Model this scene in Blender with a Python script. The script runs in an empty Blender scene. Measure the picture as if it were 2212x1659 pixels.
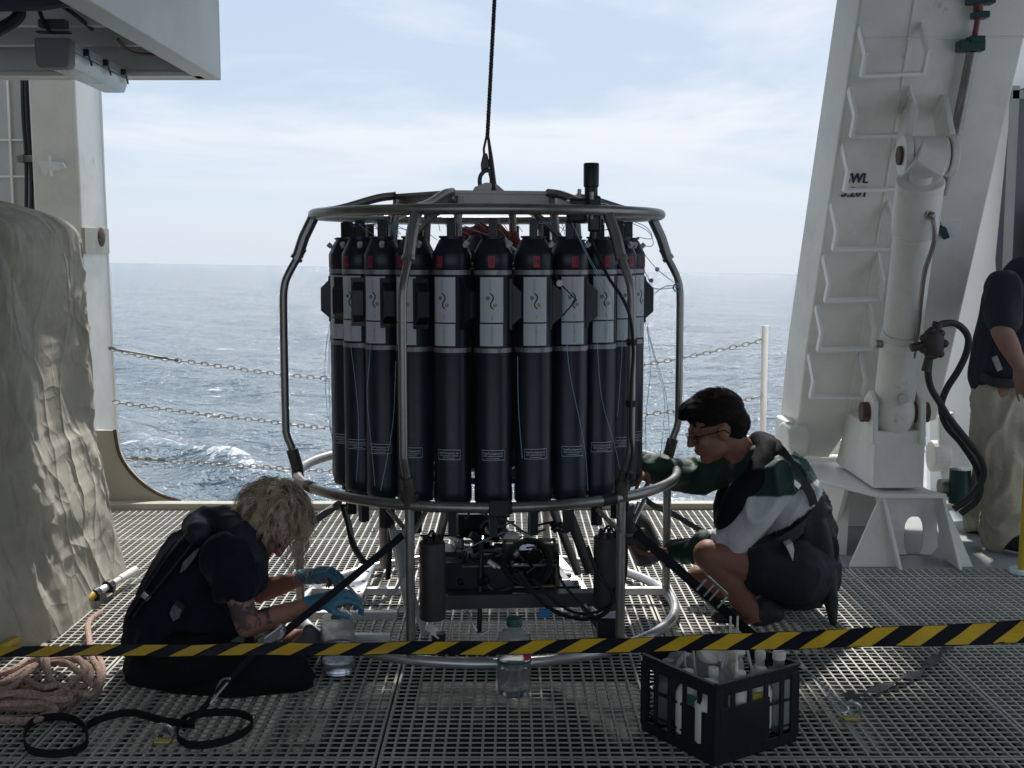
import bpy, math, random
import numpy as np
from mathutils import Vector, Matrix, Euler, noise as mnoise

random.seed(7); rng = np.random.default_rng(7)
SC = bpy.context.scene
COL = SC.collection
R_ = math.radians

# ------------------------------------------------------------------ camera, sky, sun, exposure
F = 2600.0; CX, CY = 1106.0, 829.5; H = 1.48
PITCH = math.atan(277.5 / F); YAW = -math.atan(7 / F)
cam = bpy.data.objects.new('camera', bpy.data.cameras.new('camera')); COL.objects.link(cam)
cam.location = (0, 0, H); cam.rotation_euler = (math.pi / 2 - PITCH, 0, YAW)
cam.data.sensor_width = 36; cam.data.lens = 36 * F / 2212
cam.data.clip_start = .05; cam.data.clip_end = 60000
SC.camera = cam
CR = cam.rotation_euler.to_matrix()
def ray(px, py): return (CR @ Vector((px - CX, CY - py, -F))).normalized()
def P(px, py, y):                       # point seen at a pixel at a given distance
    d = ray(px, py); t = y / d.y
    return Vector((d.x * t, y, H + d.z * t))
def G(px, py, z=0.):                    # point of the plane at height z
    d = ray(px, py); t = (z - H) / d.z
    return Vector((d.x * t, d.y * t, z))
# the ship rolls: the earth's level is a little off the deck's
_a, _b = ray(232, 567), ray(1730, 592)
EN = _b.cross(_a) if _b.cross(_a).z > 0 else _a.cross(_b)
EN.normalize()
TILT = Vector((0, 0, 1)).rotation_difference(EN).to_matrix()

SUN_EL, SUN_AZ = 50, 5
sd = bpy.data.lights.new('sun', 'SUN'); sd.energy = 3.2; sd.angle = R_(4); sd.color = (1, .96, .9)
sun = bpy.data.objects.new('sun', sd); COL.objects.link(sun)
_d = Vector((math.sin(R_(SUN_AZ)) * math.cos(R_(SUN_EL)), math.cos(R_(SUN_AZ)) * math.cos(R_(SUN_EL)), math.sin(R_(SUN_EL))))
sun.rotation_euler = _d.to_track_quat('Z', 'Y').to_euler()

W = bpy.data.worlds.new('World'); SC.world = W; W.use_nodes = True
nt = W.node_tree; nt.nodes.clear(); N = nt.nodes.new; L = nt.links.new
out = N('ShaderNodeOutputWorld'); bg = N('ShaderNodeBackground'); bg.inputs[1].default_value = .093
tc = N('ShaderNodeTexCoord'); mp = N('ShaderNodeMapping'); mp.vector_type = 'POINT'
mp.inputs['Rotation'].default_value = TILT.inverted().to_euler()
L(tc.outputs['Generated'], mp.inputs['Vector'])
sky = N('ShaderNodeTexSky'); sky.sky_type = 'NISHITA'; sky.sun_disc = False
sky.sun_elevation = R_(SUN_EL); sky.sun_rotation = R_(SUN_AZ); sky.air_density = 1.0; sky.dust_density = 1.6; sky.ozone_density = 2.0
L(mp.outputs[0], sky.inputs['Vector'])
sep = N('ShaderNodeSeparateXYZ'); L(mp.outputs[0], sep.inputs[0])
def M(op, a, b=None, clamp=False):
    n = N('ShaderNodeMath'); n.operation = op; n.use_clamp = clamp
    for i, v in ((0, a), (1, b)):
        if v is None: continue
        if isinstance(v, (int, float)): n.inputs[i].default_value = v
        else: L(v, n.inputs[i])
    return n.outputs[0]
zz = M('ADD', M('MAXIMUM', sep.outputs[2], 0.0), .045)
cmb = N('ShaderNodeCombineXYZ'); L(M('DIVIDE', sep.outputs[0], zz), cmb.inputs[0]); L(M('DIVIDE', sep.outputs[1], zz), cmb.inputs[1])
def cloudnoise(sc, detail, rough, dist, off):
    m = N('ShaderNodeMapping'); m.inputs['Location'].default_value = off; m.inputs['Scale'].default_value = sc
    L(cmb.outputs[0], m.inputs[0]); n = N('ShaderNodeTexNoise'); n.inputs['Scale'].default_value = 1
    n.inputs['Detail'].default_value = detail; n.inputs['Roughness'].default_value = rough; n.inputs['Distortion'].default_value = dist
    L(m.outputs[0], n.inputs['Vector']); return n.outputs['Fac']
n1 = cloudnoise((.55, .42, 1), 9, .58, .35, (3.1, 1.7, 0))
n2 = cloudnoise((.16, .22, 1), 5, .5, .2, (1.3, 7.2, 0))
mx = M('ADD', M('MULTIPLY', n1, .6), M('MULTIPLY', n2, .4))
cr = N('ShaderNodeValToRGB'); L(mx, cr.inputs[0])
cr.color_ramp.elements[0].position = .455; cr.color_ramp.elements[0].color = (0, 0, 0, 1)
cr.color_ramp.elements[1].position = .575; cr.color_ramp.elements[1].color = (1, 1, 1, 1)
fade = M('MULTIPLY', M('SUBTRACT', sep.outputs[2], .035), 13, True)      # the clouds thin out into haze near the horizon
cov = M('MULTIPLY', M('MULTIPLY', cr.outputs[0], fade), .85)
# a pale veil over the blue, then the clouds
veil = N('ShaderNodeMixRGB'); veil.inputs[0].default_value = .85; veil.inputs[2].default_value = (3.8, 4.6, 5.75, 1)
L(sky.outputs[0], veil.inputs[1])
hz = N('ShaderNodeMixRGB'); L(M('SUBTRACT', 1.0, M('MULTIPLY', M('MAXIMUM', sep.outputs[2], 0.0), 7.0, True), True), hz.inputs[0])    # the air is palest at the horizon, all round
hz.inputs[1].default_value = (3.8, 4.6, 5.75, 1); hz.inputs[2].default_value = (4.9, 5.6, 6.5, 1); L(hz.outputs[0], veil.inputs[2])
mxc = N('ShaderNodeMixRGB'); L(cov, mxc.inputs[0]); L(veil.outputs[0], mxc.inputs[1]); mxc.inputs[2].default_value = (6.3, 6.5, 6.9, 1)
L(mxc.outputs[0], bg.inputs[0]); L(bg.outputs[0], out.inputs[0])
SC.view_settings.view_transform = 'Standard'; SC.view_settings.look = 'None'
SC.view_settings.gamma = 1; SC.view_settings.exposure = 0.65; SC.view_settings.use_curve_mapping = False
SC.cycles.max_bounces = 8; SC.cycles.transparent_max_bounces = 12; SC.cycles.caustics_refractive = False; SC.cycles.caustics_reflective = False
SC.cycles.use_denoising = True

# ------------------------------------------------------------------ materials
MATS = {}
def mat(name, col, rough=.5, metal=0., var=.12, vs=6., bump=0., bs=60., spec=.5, trans=0., rust=0., dirt=0., attr=None, ior=1.45, sheen=0., coat=0., stretch=None):
    if name in MATS: return MATS[name]
    m = bpy.data.materials.new(name); m.use_nodes = True; t = m.node_tree; n = t.nodes; l = t.links.new
    b = n['Principled BSDF']; b.inputs['Roughness'].default_value = rough; b.inputs['Metallic'].default_value = metal
    b.inputs['Specular IOR Level'].default_value = spec; b.inputs['IOR'].default_value = ior
    b.inputs['Transmission Weight'].default_value = trans; b.inputs['Sheen Weight'].default_value = sheen; b.inputs['Coat Weight'].default_value = coat
    tc = n.new('ShaderNodeTexCoord'); vec = tc.outputs['Object']
    if stretch:
        mpp = n.new('ShaderNodeMapping'); mpp.inputs['Scale'].default_value = stretch; l(vec, mpp.inputs[0]); vec = mpp.outputs[0]
    if attr:
        ca = n.new('ShaderNodeAttribute'); ca.attribute_name = attr; base = ca.outputs['Color']
    else:
        rg = n.new('ShaderNodeRGB'); rg.outputs[0].default_value = (*col, 1); base = rg.outputs[0]
    nz = n.new('ShaderNodeTexNoise'); nz.inputs['Scale'].default_value = vs; nz.inputs['Detail'].default_value = 6; nz.inputs['Roughness'].default_value = .65
    l(vec, nz.inputs['Vector'])
    mr = n.new('ShaderNodeMapRange'); mr.inputs[1].default_value = .3; mr.inputs[2].default_value = .7; mr.inputs[3].default_value = 1 - var; mr.inputs[4].default_value = 1 + var
    l(nz.outputs['Fac'], mr.inputs[0])
    mm = n.new('ShaderNodeVectorMath'); mm.operation = 'SCALE'; l(base, mm.inputs[0]); l(mr.outputs[0], mm.inputs['Scale'])
    c = mm.outputs[0]
    if dirt:
        nd = n.new('ShaderNodeTexNoise'); nd.inputs['Scale'].default_value = 2.3; nd.inputs['Detail'].default_value = 9; nd.inputs['Roughness'].default_value = .75
        l(vec, nd.inputs['Vector']); r2 = n.new('ShaderNodeMapRange'); r2.inputs[1].default_value = .5; r2.inputs[2].default_value = .8; r2.inputs[4].default_value = dirt
        l(nd.outputs['Fac'], r2.inputs[0]); x = n.new('ShaderNodeMixRGB'); l(r2.outputs[0], x.inputs[0]); l(c, x.inputs[1]); x.inputs[2].default_value = (.2, .17, .12, 1); c = x.outputs[0]
    if rust:
        nd = n.new('ShaderNodeTexNoise'); nd.inputs['Scale'].default_value = 5; nd.inputs['Detail'].default_value = 10; nd.inputs['Roughness'].default_value = .7
        ms = n.new('ShaderNodeMapping'); ms.inputs['Scale'].default_value = (1, 1, .45); ms.inputs['Location'].default_value = (4.3, 1.1, 2.2); l(vec, ms.inputs[0])
        l(ms.outputs[0], nd.inputs['Vector']); r2 = n.new('ShaderNodeMapRange'); r2.inputs[1].default_value = .68 - rust * .12; r2.inputs[2].default_value = .74; r2.inputs[4].default_value = .85
        l(nd.outputs['Fac'], r2.inputs[0]); x = n.new('ShaderNodeMixRGB'); l(r2.outputs[0], x.inputs[0]); l(c, x.inputs[1]); x.inputs[2].default_value = (.16, .055, .02, 1); c = x.outputs[0]
    l(c, b.inputs['Base Color'])
    rr = n.new('ShaderNodeMapRange'); rr.inputs[1].default_value = .3; rr.inputs[2].default_value = .7; rr.inputs[3].default_value = max(0, rough - .08); rr.inputs[4].default_value = min(1, rough + .1)
    if trans < .5: l(nz.outputs['Fac'], rr.inputs[0]); l(rr.outputs[0], b.inputs['Roughness'])
    if bump:
        nb = n.new('ShaderNodeTexNoise'); nb.inputs['Scale'].default_value = bs; nb.inputs['Detail'].default_value = 5; l(vec, nb.inputs['Vector'])
        bp = n.new('ShaderNodeBump'); bp.inputs['Strength'].default_value = bump; bp.inputs['Distance'].default_value = .01
        l(nb.outputs['Fac'], bp.inputs['Height']); l(bp.outputs[0], b.inputs['Normal'])
    MATS[name] = m; return m

WHITE = mat('white_ship_paint', (.77, .76, .70), .38, var=.07, vs=3, bump=.16, bs=7, rust=.32, dirt=.32)
WHITE2 = mat('clean_white_paint', (.80, .80, .77), .4, var=.04, vs=3, bump=.06, bs=9, dirt=.08)
BEIGE = mat('beige_ship_paint', (.46, .44, .36), .5, var=.1, rust=.5, dirt=.4, bump=.1, bs=12)
GREYPAINT = mat('grey_interior_paint', (.42, .43, .40), .5, var=.08, dirt=.2)
DARKIN = mat('dark_inside_tone', (.10, .115, .12), .5, var=.15)  # one dark tone for the box liner, inner block and door
DECKPAINT = mat('deck_paint', (.30, .33, .33), .5, var=.12, dirt=.3)
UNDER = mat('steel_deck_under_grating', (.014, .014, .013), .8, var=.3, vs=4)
GRATE = mat('grating_grey', (.53, .52, .46), .42, var=.14, vs=5, bump=.25, bs=200, spec=.6, dirt=.45)
STEEL = mat('weathered_steel_tube', (.30, .285, .265), .36, .8, var=.22, vs=8, bump=.1, bs=70, dirt=.25)
STEELB = mat('bright_steel', (.62, .62, .60), .3, .7, var=.15, vs=12)
ALU = mat('bright_aluminium', (.80, .80, .78), .42, .35, var=.14, vs=14, bump=.15, bs=90)
PVC = mat('dark_grey_pvc', (.014, .020, .032), .38, var=.3, vs=9, bump=.05, bs=40, spec=.5, dirt=.12)
BLACKP = mat('black_plastic', (.014, .016, .019), .38, var=.2)
BLACKR = mat('black_rubber', (.016, .017, .019), .55, var=.25, vs=20)
STRAP = mat('black_webbing', (.016, .017, .02), .75, var=.3, vs=60, bump=.5, bs=300, spec=.25)
STICKER = mat('white_sticker', (.62, .64, .66), .45, var=.04)
INK = mat('dark_ink', (.03, .035, .06), .5)
INKG = mat('faint_grey_ink', (.36, .38, .41), .5)
LOGOG = mat('logo_olive_dot', (.22, .25, .17), .5)
LOGOY = mat('logo_ochre_dot', (.45, .36, .14), .5)
LABELW = mat('label_pale_line', (.50, .54, .60), .5)
LABELB = mat('label_navy', (.02, .025, .035), .4)
REDN = mat('red_number_label', (.42, .03, .045), .5)
KNOB = mat('white_plastic_knob', (.62, .61, .56), .4)
BLUEL = mat('pale_blue_line', (.30, .48, .62), .4)
REDC = mat('red_cloth', (.42, .10, .09), .85, var=.35, vs=18, bump=.6, bs=40)
SKIN = mat('skin', (.36, .17, .115), .52, var=.12, vs=14, bump=.12, bs=120, attr='tint', spec=.35)
NAVY = mat('navy_fabric', (.010, .012, .022), .85, var=.3, vs=25, bump=.3, bs=160, spec=.2, sheen=.1)
BLACKF = mat('black_fabric', (.010, .011, .013), .8, var=.3, vs=25, bump=.3, bs=160, spec=.2)
JACKET = mat('green_white_jacket', (.2, .2, .2), .6, var=.08, vs=12, bump=.2, bs=60, attr='tint', spec=.3)
GREENF = mat('dark_green_fabric', (.016, .04, .032), .55, var=.2, bump=.3, bs=60)
KHAKI = mat('khaki_trousers', (.42, .375, .29), .85, var=.15, vs=12, bump=.4, bs=90)
GLOVE = mat('blue_nitrile', (.08, .24, .33), .42, var=.18, vs=25, bump=.3, bs=60)
BLOND = mat('blond_hair', (.66, .51, .34), .45, var=.45, vs=30, spec=.5)
BROWNH = mat('dark_brown_hair', (.014, .010, .009), .75, var=.4, vs=40, spec=.15)
CANVAS = mat('stained_canvas', (.60, .565, .47), .8, var=.22, vs=3.2, bump=.35, bs=30, dirt=.6)
ROPE = mat('pink_braided_rope', (.52, .36, .29), .85, var=.5, vs=110, bump=1., bs=140, dirt=.5)
YELLOW = mat('yellow_paint', (.62, .42, .03), .4, var=.08, vs=10, dirt=.08)
TAPEY = mat('tape_yellow', (.78, .48, .025), .55, var=.14, vs=14, dirt=.12, attr=None)
TAPEB = mat('tape_black', (.012, .014, .02), .6, var=.2, spec=.2)
CLEARP = mat('clear_plastic', (.93, .96, .97), .12, trans=.9, var=.02, ior=1.33, bump=.35, bs=28)
WATERM = mat('clear_water', (.92, .97, 1), .02, trans=1., var=.0, ior=1.33)
MILKY = mat('milky_plastic', (.88, .86, .74), .4, var=.06, trans=.08)
GREYB = mat('grey_translucent_bottle', (.30, .32, .32), .4, var=.08, trans=.2)
GREENC = mat('dark_green_cap', (.02, .10, .075), .4)
REDL = mat('red_label', (.45, .02, .05), .5)
LIGHTB = mat('lamp_plastic', (.74, .86, .88), .25, var=.05, spec=.6)
GREYPL = mat('grey_lamp_housing', (.24, .25, .25), .5)
RUSTM = mat('rusty_iron', (.10, .06, .045), .75, var=.35, vs=25, bump=.6, bs=50)
BROWNFIT = mat('brown_painted_fitting', (.045, .035, .032), .6, var=.3, vs=25)
BRASS = mat('tarnished_brass', (.50, .40, .16), .35, .7, var=.2)
GREENTAG = mat('green_tag', (.02, .35, .14), .5)
BLUETAG = mat('blue_tag', (.03, .25, .55), .5)
TEAL = mat('dark_teal_plastic', (.02, .065, .065), .4)
SHOEM = mat('brown_leather', (.10, .065, .04), .6, var=.25)
GREYSHOE = mat('grey_shoe', (.14, .15, .17), .6)
GLASSD = mat('dark_glass_lens', (.02, .02, .025), .1)
EYE = mat('eye_dark', (.05, .04, .035), .2)

def canvas_bump(m):
    t = m.node_tree; n = t.nodes; l = t.links.new; b = n['Principled BSDF']; tc = n.new('ShaderNodeTexCoord'); prev = None
    for sc, st, ds in ((9, .22, .006),):
        nz = n.new('ShaderNodeTexNoise'); nz.inputs['Scale'].default_value = sc; nz.inputs['Detail'].default_value = 1.5; nz.inputs['Distortion'].default_value = 1.1; l(tc.outputs['Object'], nz.inputs['Vector'])
        s1 = n.new('ShaderNodeMath'); s1.operation = 'SUBTRACT'; l(nz.outputs['Fac'], s1.inputs[0]); s1.inputs[1].default_value = .5
        s2 = n.new('ShaderNodeMath'); s2.operation = 'ABSOLUTE'; l(s1.outputs[0], s2.inputs[0]); s3 = n.new('ShaderNodeMath'); s3.operation = 'MULTIPLY'; l(s2.outputs[0], s3.inputs[0]); s3.inputs[1].default_value = -3
        bp = n.new('ShaderNodeBump'); bp.inputs['Strength'].default_value = st; bp.inputs['Distance'].default_value = ds; l(s3.outputs[0], bp.inputs['Height'])
        if prev: l(prev, bp.inputs['Normal'])
        prev = bp.outputs[0]
    nw = n.new('ShaderNodeTexNoise'); nw.inputs['Scale'].default_value = 1.7; nw.inputs['Detail'].default_value = 1; l(tc.outputs['Object'], nw.inputs['Vector'])
    for sc, wd, ds, sz, am in ((1.5, 42, .040, .5, .25), (3.1, 36, .020, .6, .18), (7, 30, .005, .8, .12)):      # thin straight creases
        mp = n.new('ShaderNodeMapping'); mp.inputs['Scale'].default_value = (1, 1, sz); mp.inputs['Rotation'].default_value = (.2 * sc, .13 * sc, .1); l(tc.outputs['Object'], mp.inputs[0])
        ad = n.new('ShaderNodeVectorMath'); ad.operation = 'MULTIPLY_ADD'; l(nw.outputs['Color'], ad.inputs[0]); ad.inputs[1].default_value = (am, am, am); l(mp.outputs[0], ad.inputs[2])
        vo = n.new('ShaderNodeTexVoronoi'); vo.feature = 'DISTANCE_TO_EDGE'; vo.inputs['Scale'].default_value = sc; l(ad.outputs[0], vo.inputs['Vector'])
        e1 = n.new('ShaderNodeMath'); e1.operation = 'MULTIPLY'; l(vo.outputs['Distance'], e1.inputs[0]); e1.inputs[1].default_value = -wd * .35
        e2 = n.new('ShaderNodeMath'); e2.operation = 'EXPONENT'; l(e1.outputs[0], e2.inputs[0])
        f1 = n.new('ShaderNodeTexVoronoi'); f1.inputs['Scale'].default_value = sc; l(ad.outputs[0], f1.inputs['Vector'])
        e3 = n.new('ShaderNodeMath'); e3.operation = 'MULTIPLY_ADD'; l(f1.outputs['Distance'], e3.inputs[0]); e3.inputs[1].default_value = -.9; l(e2.outputs[0], e3.inputs[2])
        bp = n.new('ShaderNodeBump'); bp.inputs['Strength'].default_value = .55; bp.inputs['Distance'].default_value = ds; l(e3.outputs[0], bp.inputs['Height']); l(prev, bp.inputs['Normal']); prev = bp.outputs[0]
    l(prev, b.inputs['Normal'])
canvas_bump(CANVAS)
def translucent(m, amt):
    t = m.node_tree; n = t.nodes; l = t.links.new; b = n['Principled BSDF']; out = n['Material Output']; tr = n.new('ShaderNodeBsdfTranslucent'); l(b.inputs['Base Color'].links[0].from_socket, tr.inputs['Color'])
    mx = n.new('ShaderNodeMixShader'); mx.inputs[0].default_value = amt; l(b.outputs[0], mx.inputs[1]); l(tr.outputs[0], mx.inputs[2]); l(mx.outputs[0], out.inputs['Surface'])
translucent(CANVAS, .2)
def per_object(m, amt):        # small tone differences from one panel to the next
    t = m.node_tree; n = t.nodes; l = t.links.new; b = n['Principled BSDF']; src = b.inputs['Base Color'].links[0].from_socket
    oi = n.new('ShaderNodeObjectInfo'); mr = n.new('ShaderNodeMapRange'); mr.inputs[3].default_value = 1 - amt; mr.inputs[4].default_value = 1 + amt; l(oi.outputs['Random'], mr.inputs[0])
    v = n.new('ShaderNodeVectorMath'); v.operation = 'SCALE'; l(src, v.inputs[0]); l(mr.outputs[0], v.inputs['Scale']); l(v.outputs[0], b.inputs['Base Color'])
per_object(GRATE, .13); per_object(PVC, .25)

# ------------------------------------------------------------------ mesh helpers
def link(o, parent=None):
    COL.objects.link(o)
    if parent is not None:
        o.parent = parent
        if not parent.get('_local'): o.matrix_parent_inverse = Matrix.Translation(parent.location).inverted()
    return o
def thing(name, label, cat, loc=(0, 0, 0), group=None):
    o = bpy.data.objects.new(name, None); COL.objects.link(o); o.location = loc; o.empty_display_size = .1
    o['label'] = label; o['category'] = cat
    if group: o['group'] = group
    return o
def tag(o, label=None, cat=None, group=None, kind=None):
    if label: o['label'] = label
    if cat: o['category'] = cat
    if group: o['group'] = group
    if kind: o['kind'] = kind
    return o
class MB:
    def __init__(s): s.V = []; s.F = []; s.M = []
    def add(s, V, Fc, m=0):
        n = len(s.V); s.V += [tuple(v) for v in V]; s.F += [tuple(i + n for i in f) for f in Fc]; s.M += [m] * len(Fc); return s
    def box(s, c, size, rot=None, m=0):
        c = Vector(c); hx, hy, hz = size[0] / 2, size[1] / 2, size[2] / 2
        vs = [Vector((x, y, z)) for x in (-hx, hx) for y in (-hy, hy) for z in (-hz, hz)]
        if rot is not None: vs = [rot @ v for v in vs]
        return s.add([v + c for v in vs], [(0, 1, 3, 2), (4, 6, 7, 5), (0, 4, 5, 1), (2, 3, 7, 6), (0, 2, 6, 4), (1, 5, 7, 3)], m)
    def beam(s, a, b, w, t, up=(0, 0, 1), m=0):          # box along a-b, w sideways, t along up
        a, b = Vector(a), Vector(b); d = (b - a); ln = d.length; d.normalize(); up = Vector(up)
        sd = d.cross(up)
        if sd.length < 1e-4: sd = d.cross(Vector((1, 0, 0)))
        sd.normalize(); u = sd.cross(d)
        return s.box((a + b) / 2, (ln, w, t), Matrix((d, sd, u)).transposed(), m)
    def tube(s, pts, r, seg=8, closed=False, m=0, flat=None):
        pts = [Vector(p) for p in pts]; n = len(pts); rs = r if isinstance(r, (list, tuple)) else [r] * n
        T = []
        for i in range(n):
            a = pts[i - 1] if (i > 0 or closed) else pts[i]; b = pts[(i + 1) % n] if (i < n - 1 or closed) else pts[i]
            t = (b - a); T.append(t.normalized() if t.length > 1e-9 else Vector((0, 0, 1)))
        u = T[0].orthogonal().normalized(); V = []; Fc = []
        for i in range(n):
            u = (u - T[i] * u.dot(T[i]))
            u = u.normalized() if u.length > 1e-6 else T[i].orthogonal().normalized()
            w = T[i].cross(u)
            for k in range(seg):
                an = 2 * math.pi * k / seg; V.append(pts[i] + (u * math.cos(an) + w * math.sin(an)) * rs[i])
        for i in range(n if closed else n - 1):
            j = (i + 1) % n
            for k in range(seg): Fc.append((i * seg + k, i * seg + (k + 1) % seg, j * seg + (k + 1) % seg, j * seg + k))
        if not closed:
            Fc.append(tuple(reversed(range(seg)))); Fc.append(tuple((n - 1) * seg + k for k in range(seg)))
        return s.add(V, Fc, m)
    def lathe(s, prof, c=(0, 0, 0), seg=24, rot=None, m=0, cap=True):      # prof: (r, z)
        c = Vector(c); V = []; Fc = []
        for r, z in prof:
            for k in range(seg):
                a = 2 * math.pi * k / seg; v = Vector((r * math.cos(a), r * math.sin(a), z)); V.append((rot @ v if rot is not None else v) + c)
        for i in range(len(prof) - 1):
            for k in range(seg): Fc.append((i * seg + k, i * seg + (k + 1) % seg, (i + 1) * seg + (k + 1) % seg, (i + 1) * seg + k))
        if cap:
            Fc.append(tuple(reversed(range(seg)))); Fc.append(tuple((len(prof) - 1) * seg + k for k in range(seg)))
        return s.add(V, Fc, m)
    def cyl(s, a, b, r, seg=16, m=0, r2=None):
        return s.tube([a, b], [r, r if r2 is None else r2], seg, m=m)
    def poly(s, pts, depth, m=0):                        # flat outline given thickness along vector depth
        pts = [Vector(p) for p in pts]; n = len(pts); d = Vector(depth)
        V = pts + [p + d for p in pts]
        Fc = [tuple(range(n)), tuple(reversed(range(n, 2 * n)))] + [(i, i + n, (i + 1) % n + n, (i + 1) % n) for i in range(n)]
        return s.add(V, Fc, m)
    def sphere(s, c, r, seg=12, rings=8, m=0, mtx=None):
        prof = [(max(1e-4, math.sin(math.pi * i / rings)), -math.cos(math.pi * i / rings)) for i in range(rings + 1)]
        rr = Matrix.Diagonal(Vector((r, r, r)) if not isinstance(r, (tuple, list)) else Vector(r))
        return s.lathe(prof, c, seg, (mtx @ rr) if mtx is not None else rr, m)
    def ribbon(s, pts, w, t, ups, m=0):                   # flat strap through points, width along ups
        pts = [Vector(p) for p in pts]; n = len(pts); V = []; Fc = []
        ups = [Vector(u) for u in ups] if isinstance(ups, list) else [Vector(ups)] * n
        for i in range(n):
            a = pts[max(0, i - 1)]; b = pts[min(n - 1, i + 1)]; d = (b - a).normalized(); u = ups[i] - d * ups[i].dot(d); u.normalize(); nn = d.cross(u)
            for su, sn in ((-1, -1), (1, -1), (1, 1), (-1, 1)): V.append(pts[i] + u * su * w / 2 + nn * sn * t / 2)
        for i in range(n - 1):
            for k in range(4): Fc.append((i * 4 + k, i * 4 + (k + 1) % 4, i * 4 + 4 + (k + 1) % 4, i * 4 + 4 + k))
        Fc.append((3, 2, 1, 0)); Fc.append(tuple((n - 1) * 4 + k for k in range(4)))
        return s.add(V, Fc, m)
    def mesh(s, name, mats, smooth=35):
        me = bpy.data.meshes.new(name); me.from_pydata(s.V, [], s.F)
        for x in (mats if isinstance(mats, list) else [mats]): me.materials.append(x)
        me.polygons.foreach_set('material_index', s.M)
        if smooth:
            me.polygons.foreach_set('use_smooth', [True] * len(me.polygons)); me.set_sharp_from_angle(angle=R_(smooth))
        me.update(); return me
    def build(s, name, mats, parent=None, smooth=35, bevel=0):
        o = bpy.data.objects.new(name, s.mesh(name, mats, smooth)); link(o, parent)
        if bevel:
            b = o.modifiers.new('bevel', 'BEVEL'); b.width = bevel; b.segments = 2; b.limit_method = 'ANGLE'; b.angle_limit = R_(40)
        return o
def spline(pts, n=8, closed=False):
    pts = [Vector(p) for p in pts]; out = []; m = len(pts)
    for i in range(m if closed else m - 1):
        p1, p2 = pts[i], pts[(i + 1) % m]
        p0 = pts[i - 1] if (i > 0 or closed) else p1 * 2 - p2
        p3 = pts[(i + 2) % m] if (i < m - 2 or closed) else p2 * 2 - p1
        for k in range(n):
            t = k / n
            out.append(.5 * ((2 * p1) + (p2 - p0) * t + (2 * p0 - 5 * p1 + 4 * p2 - p3) * t * t + (3 * p1 - p0 - 3 * p2 + p3) * t ** 3))
    if not closed: out.append(pts[-1])
    return out
def torus(mb, c, Rr, r, z=0, seg=72, rs=10, m=0):
    c = Vector(c); return mb.tube([c + Vector((Rr * math.cos(2 * math.pi * i / seg), Rr * math.sin(2 * math.pi * i / seg), z)) for i in range(seg)], r, rs, True, m)
_TX = {}
def textmesh(s, size, bold=0.):
    k = (s, size, bold)
    if k not in _TX:
        cu = bpy.data.curves.new('t', 'FONT'); cu.body = s; cu.size = size; cu.align_x = 'CENTER'; cu.align_y = 'CENTER'; cu.resolution_u = 2; cu.offset = bold
        o = bpy.data.objects.new('t', cu); COL.objects.link(o); dg = bpy.context.evaluated_depsgraph_get(); me = o.to_mesh()
        _TX[k] = ([tuple(v.co) for v in me.vertices], [tuple(p.vertices) for p in me.polygons])
        o.to_mesh_clear(); bpy.data.objects.remove(o); bpy.data.curves.remove(cu)
    return _TX[k]
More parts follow.
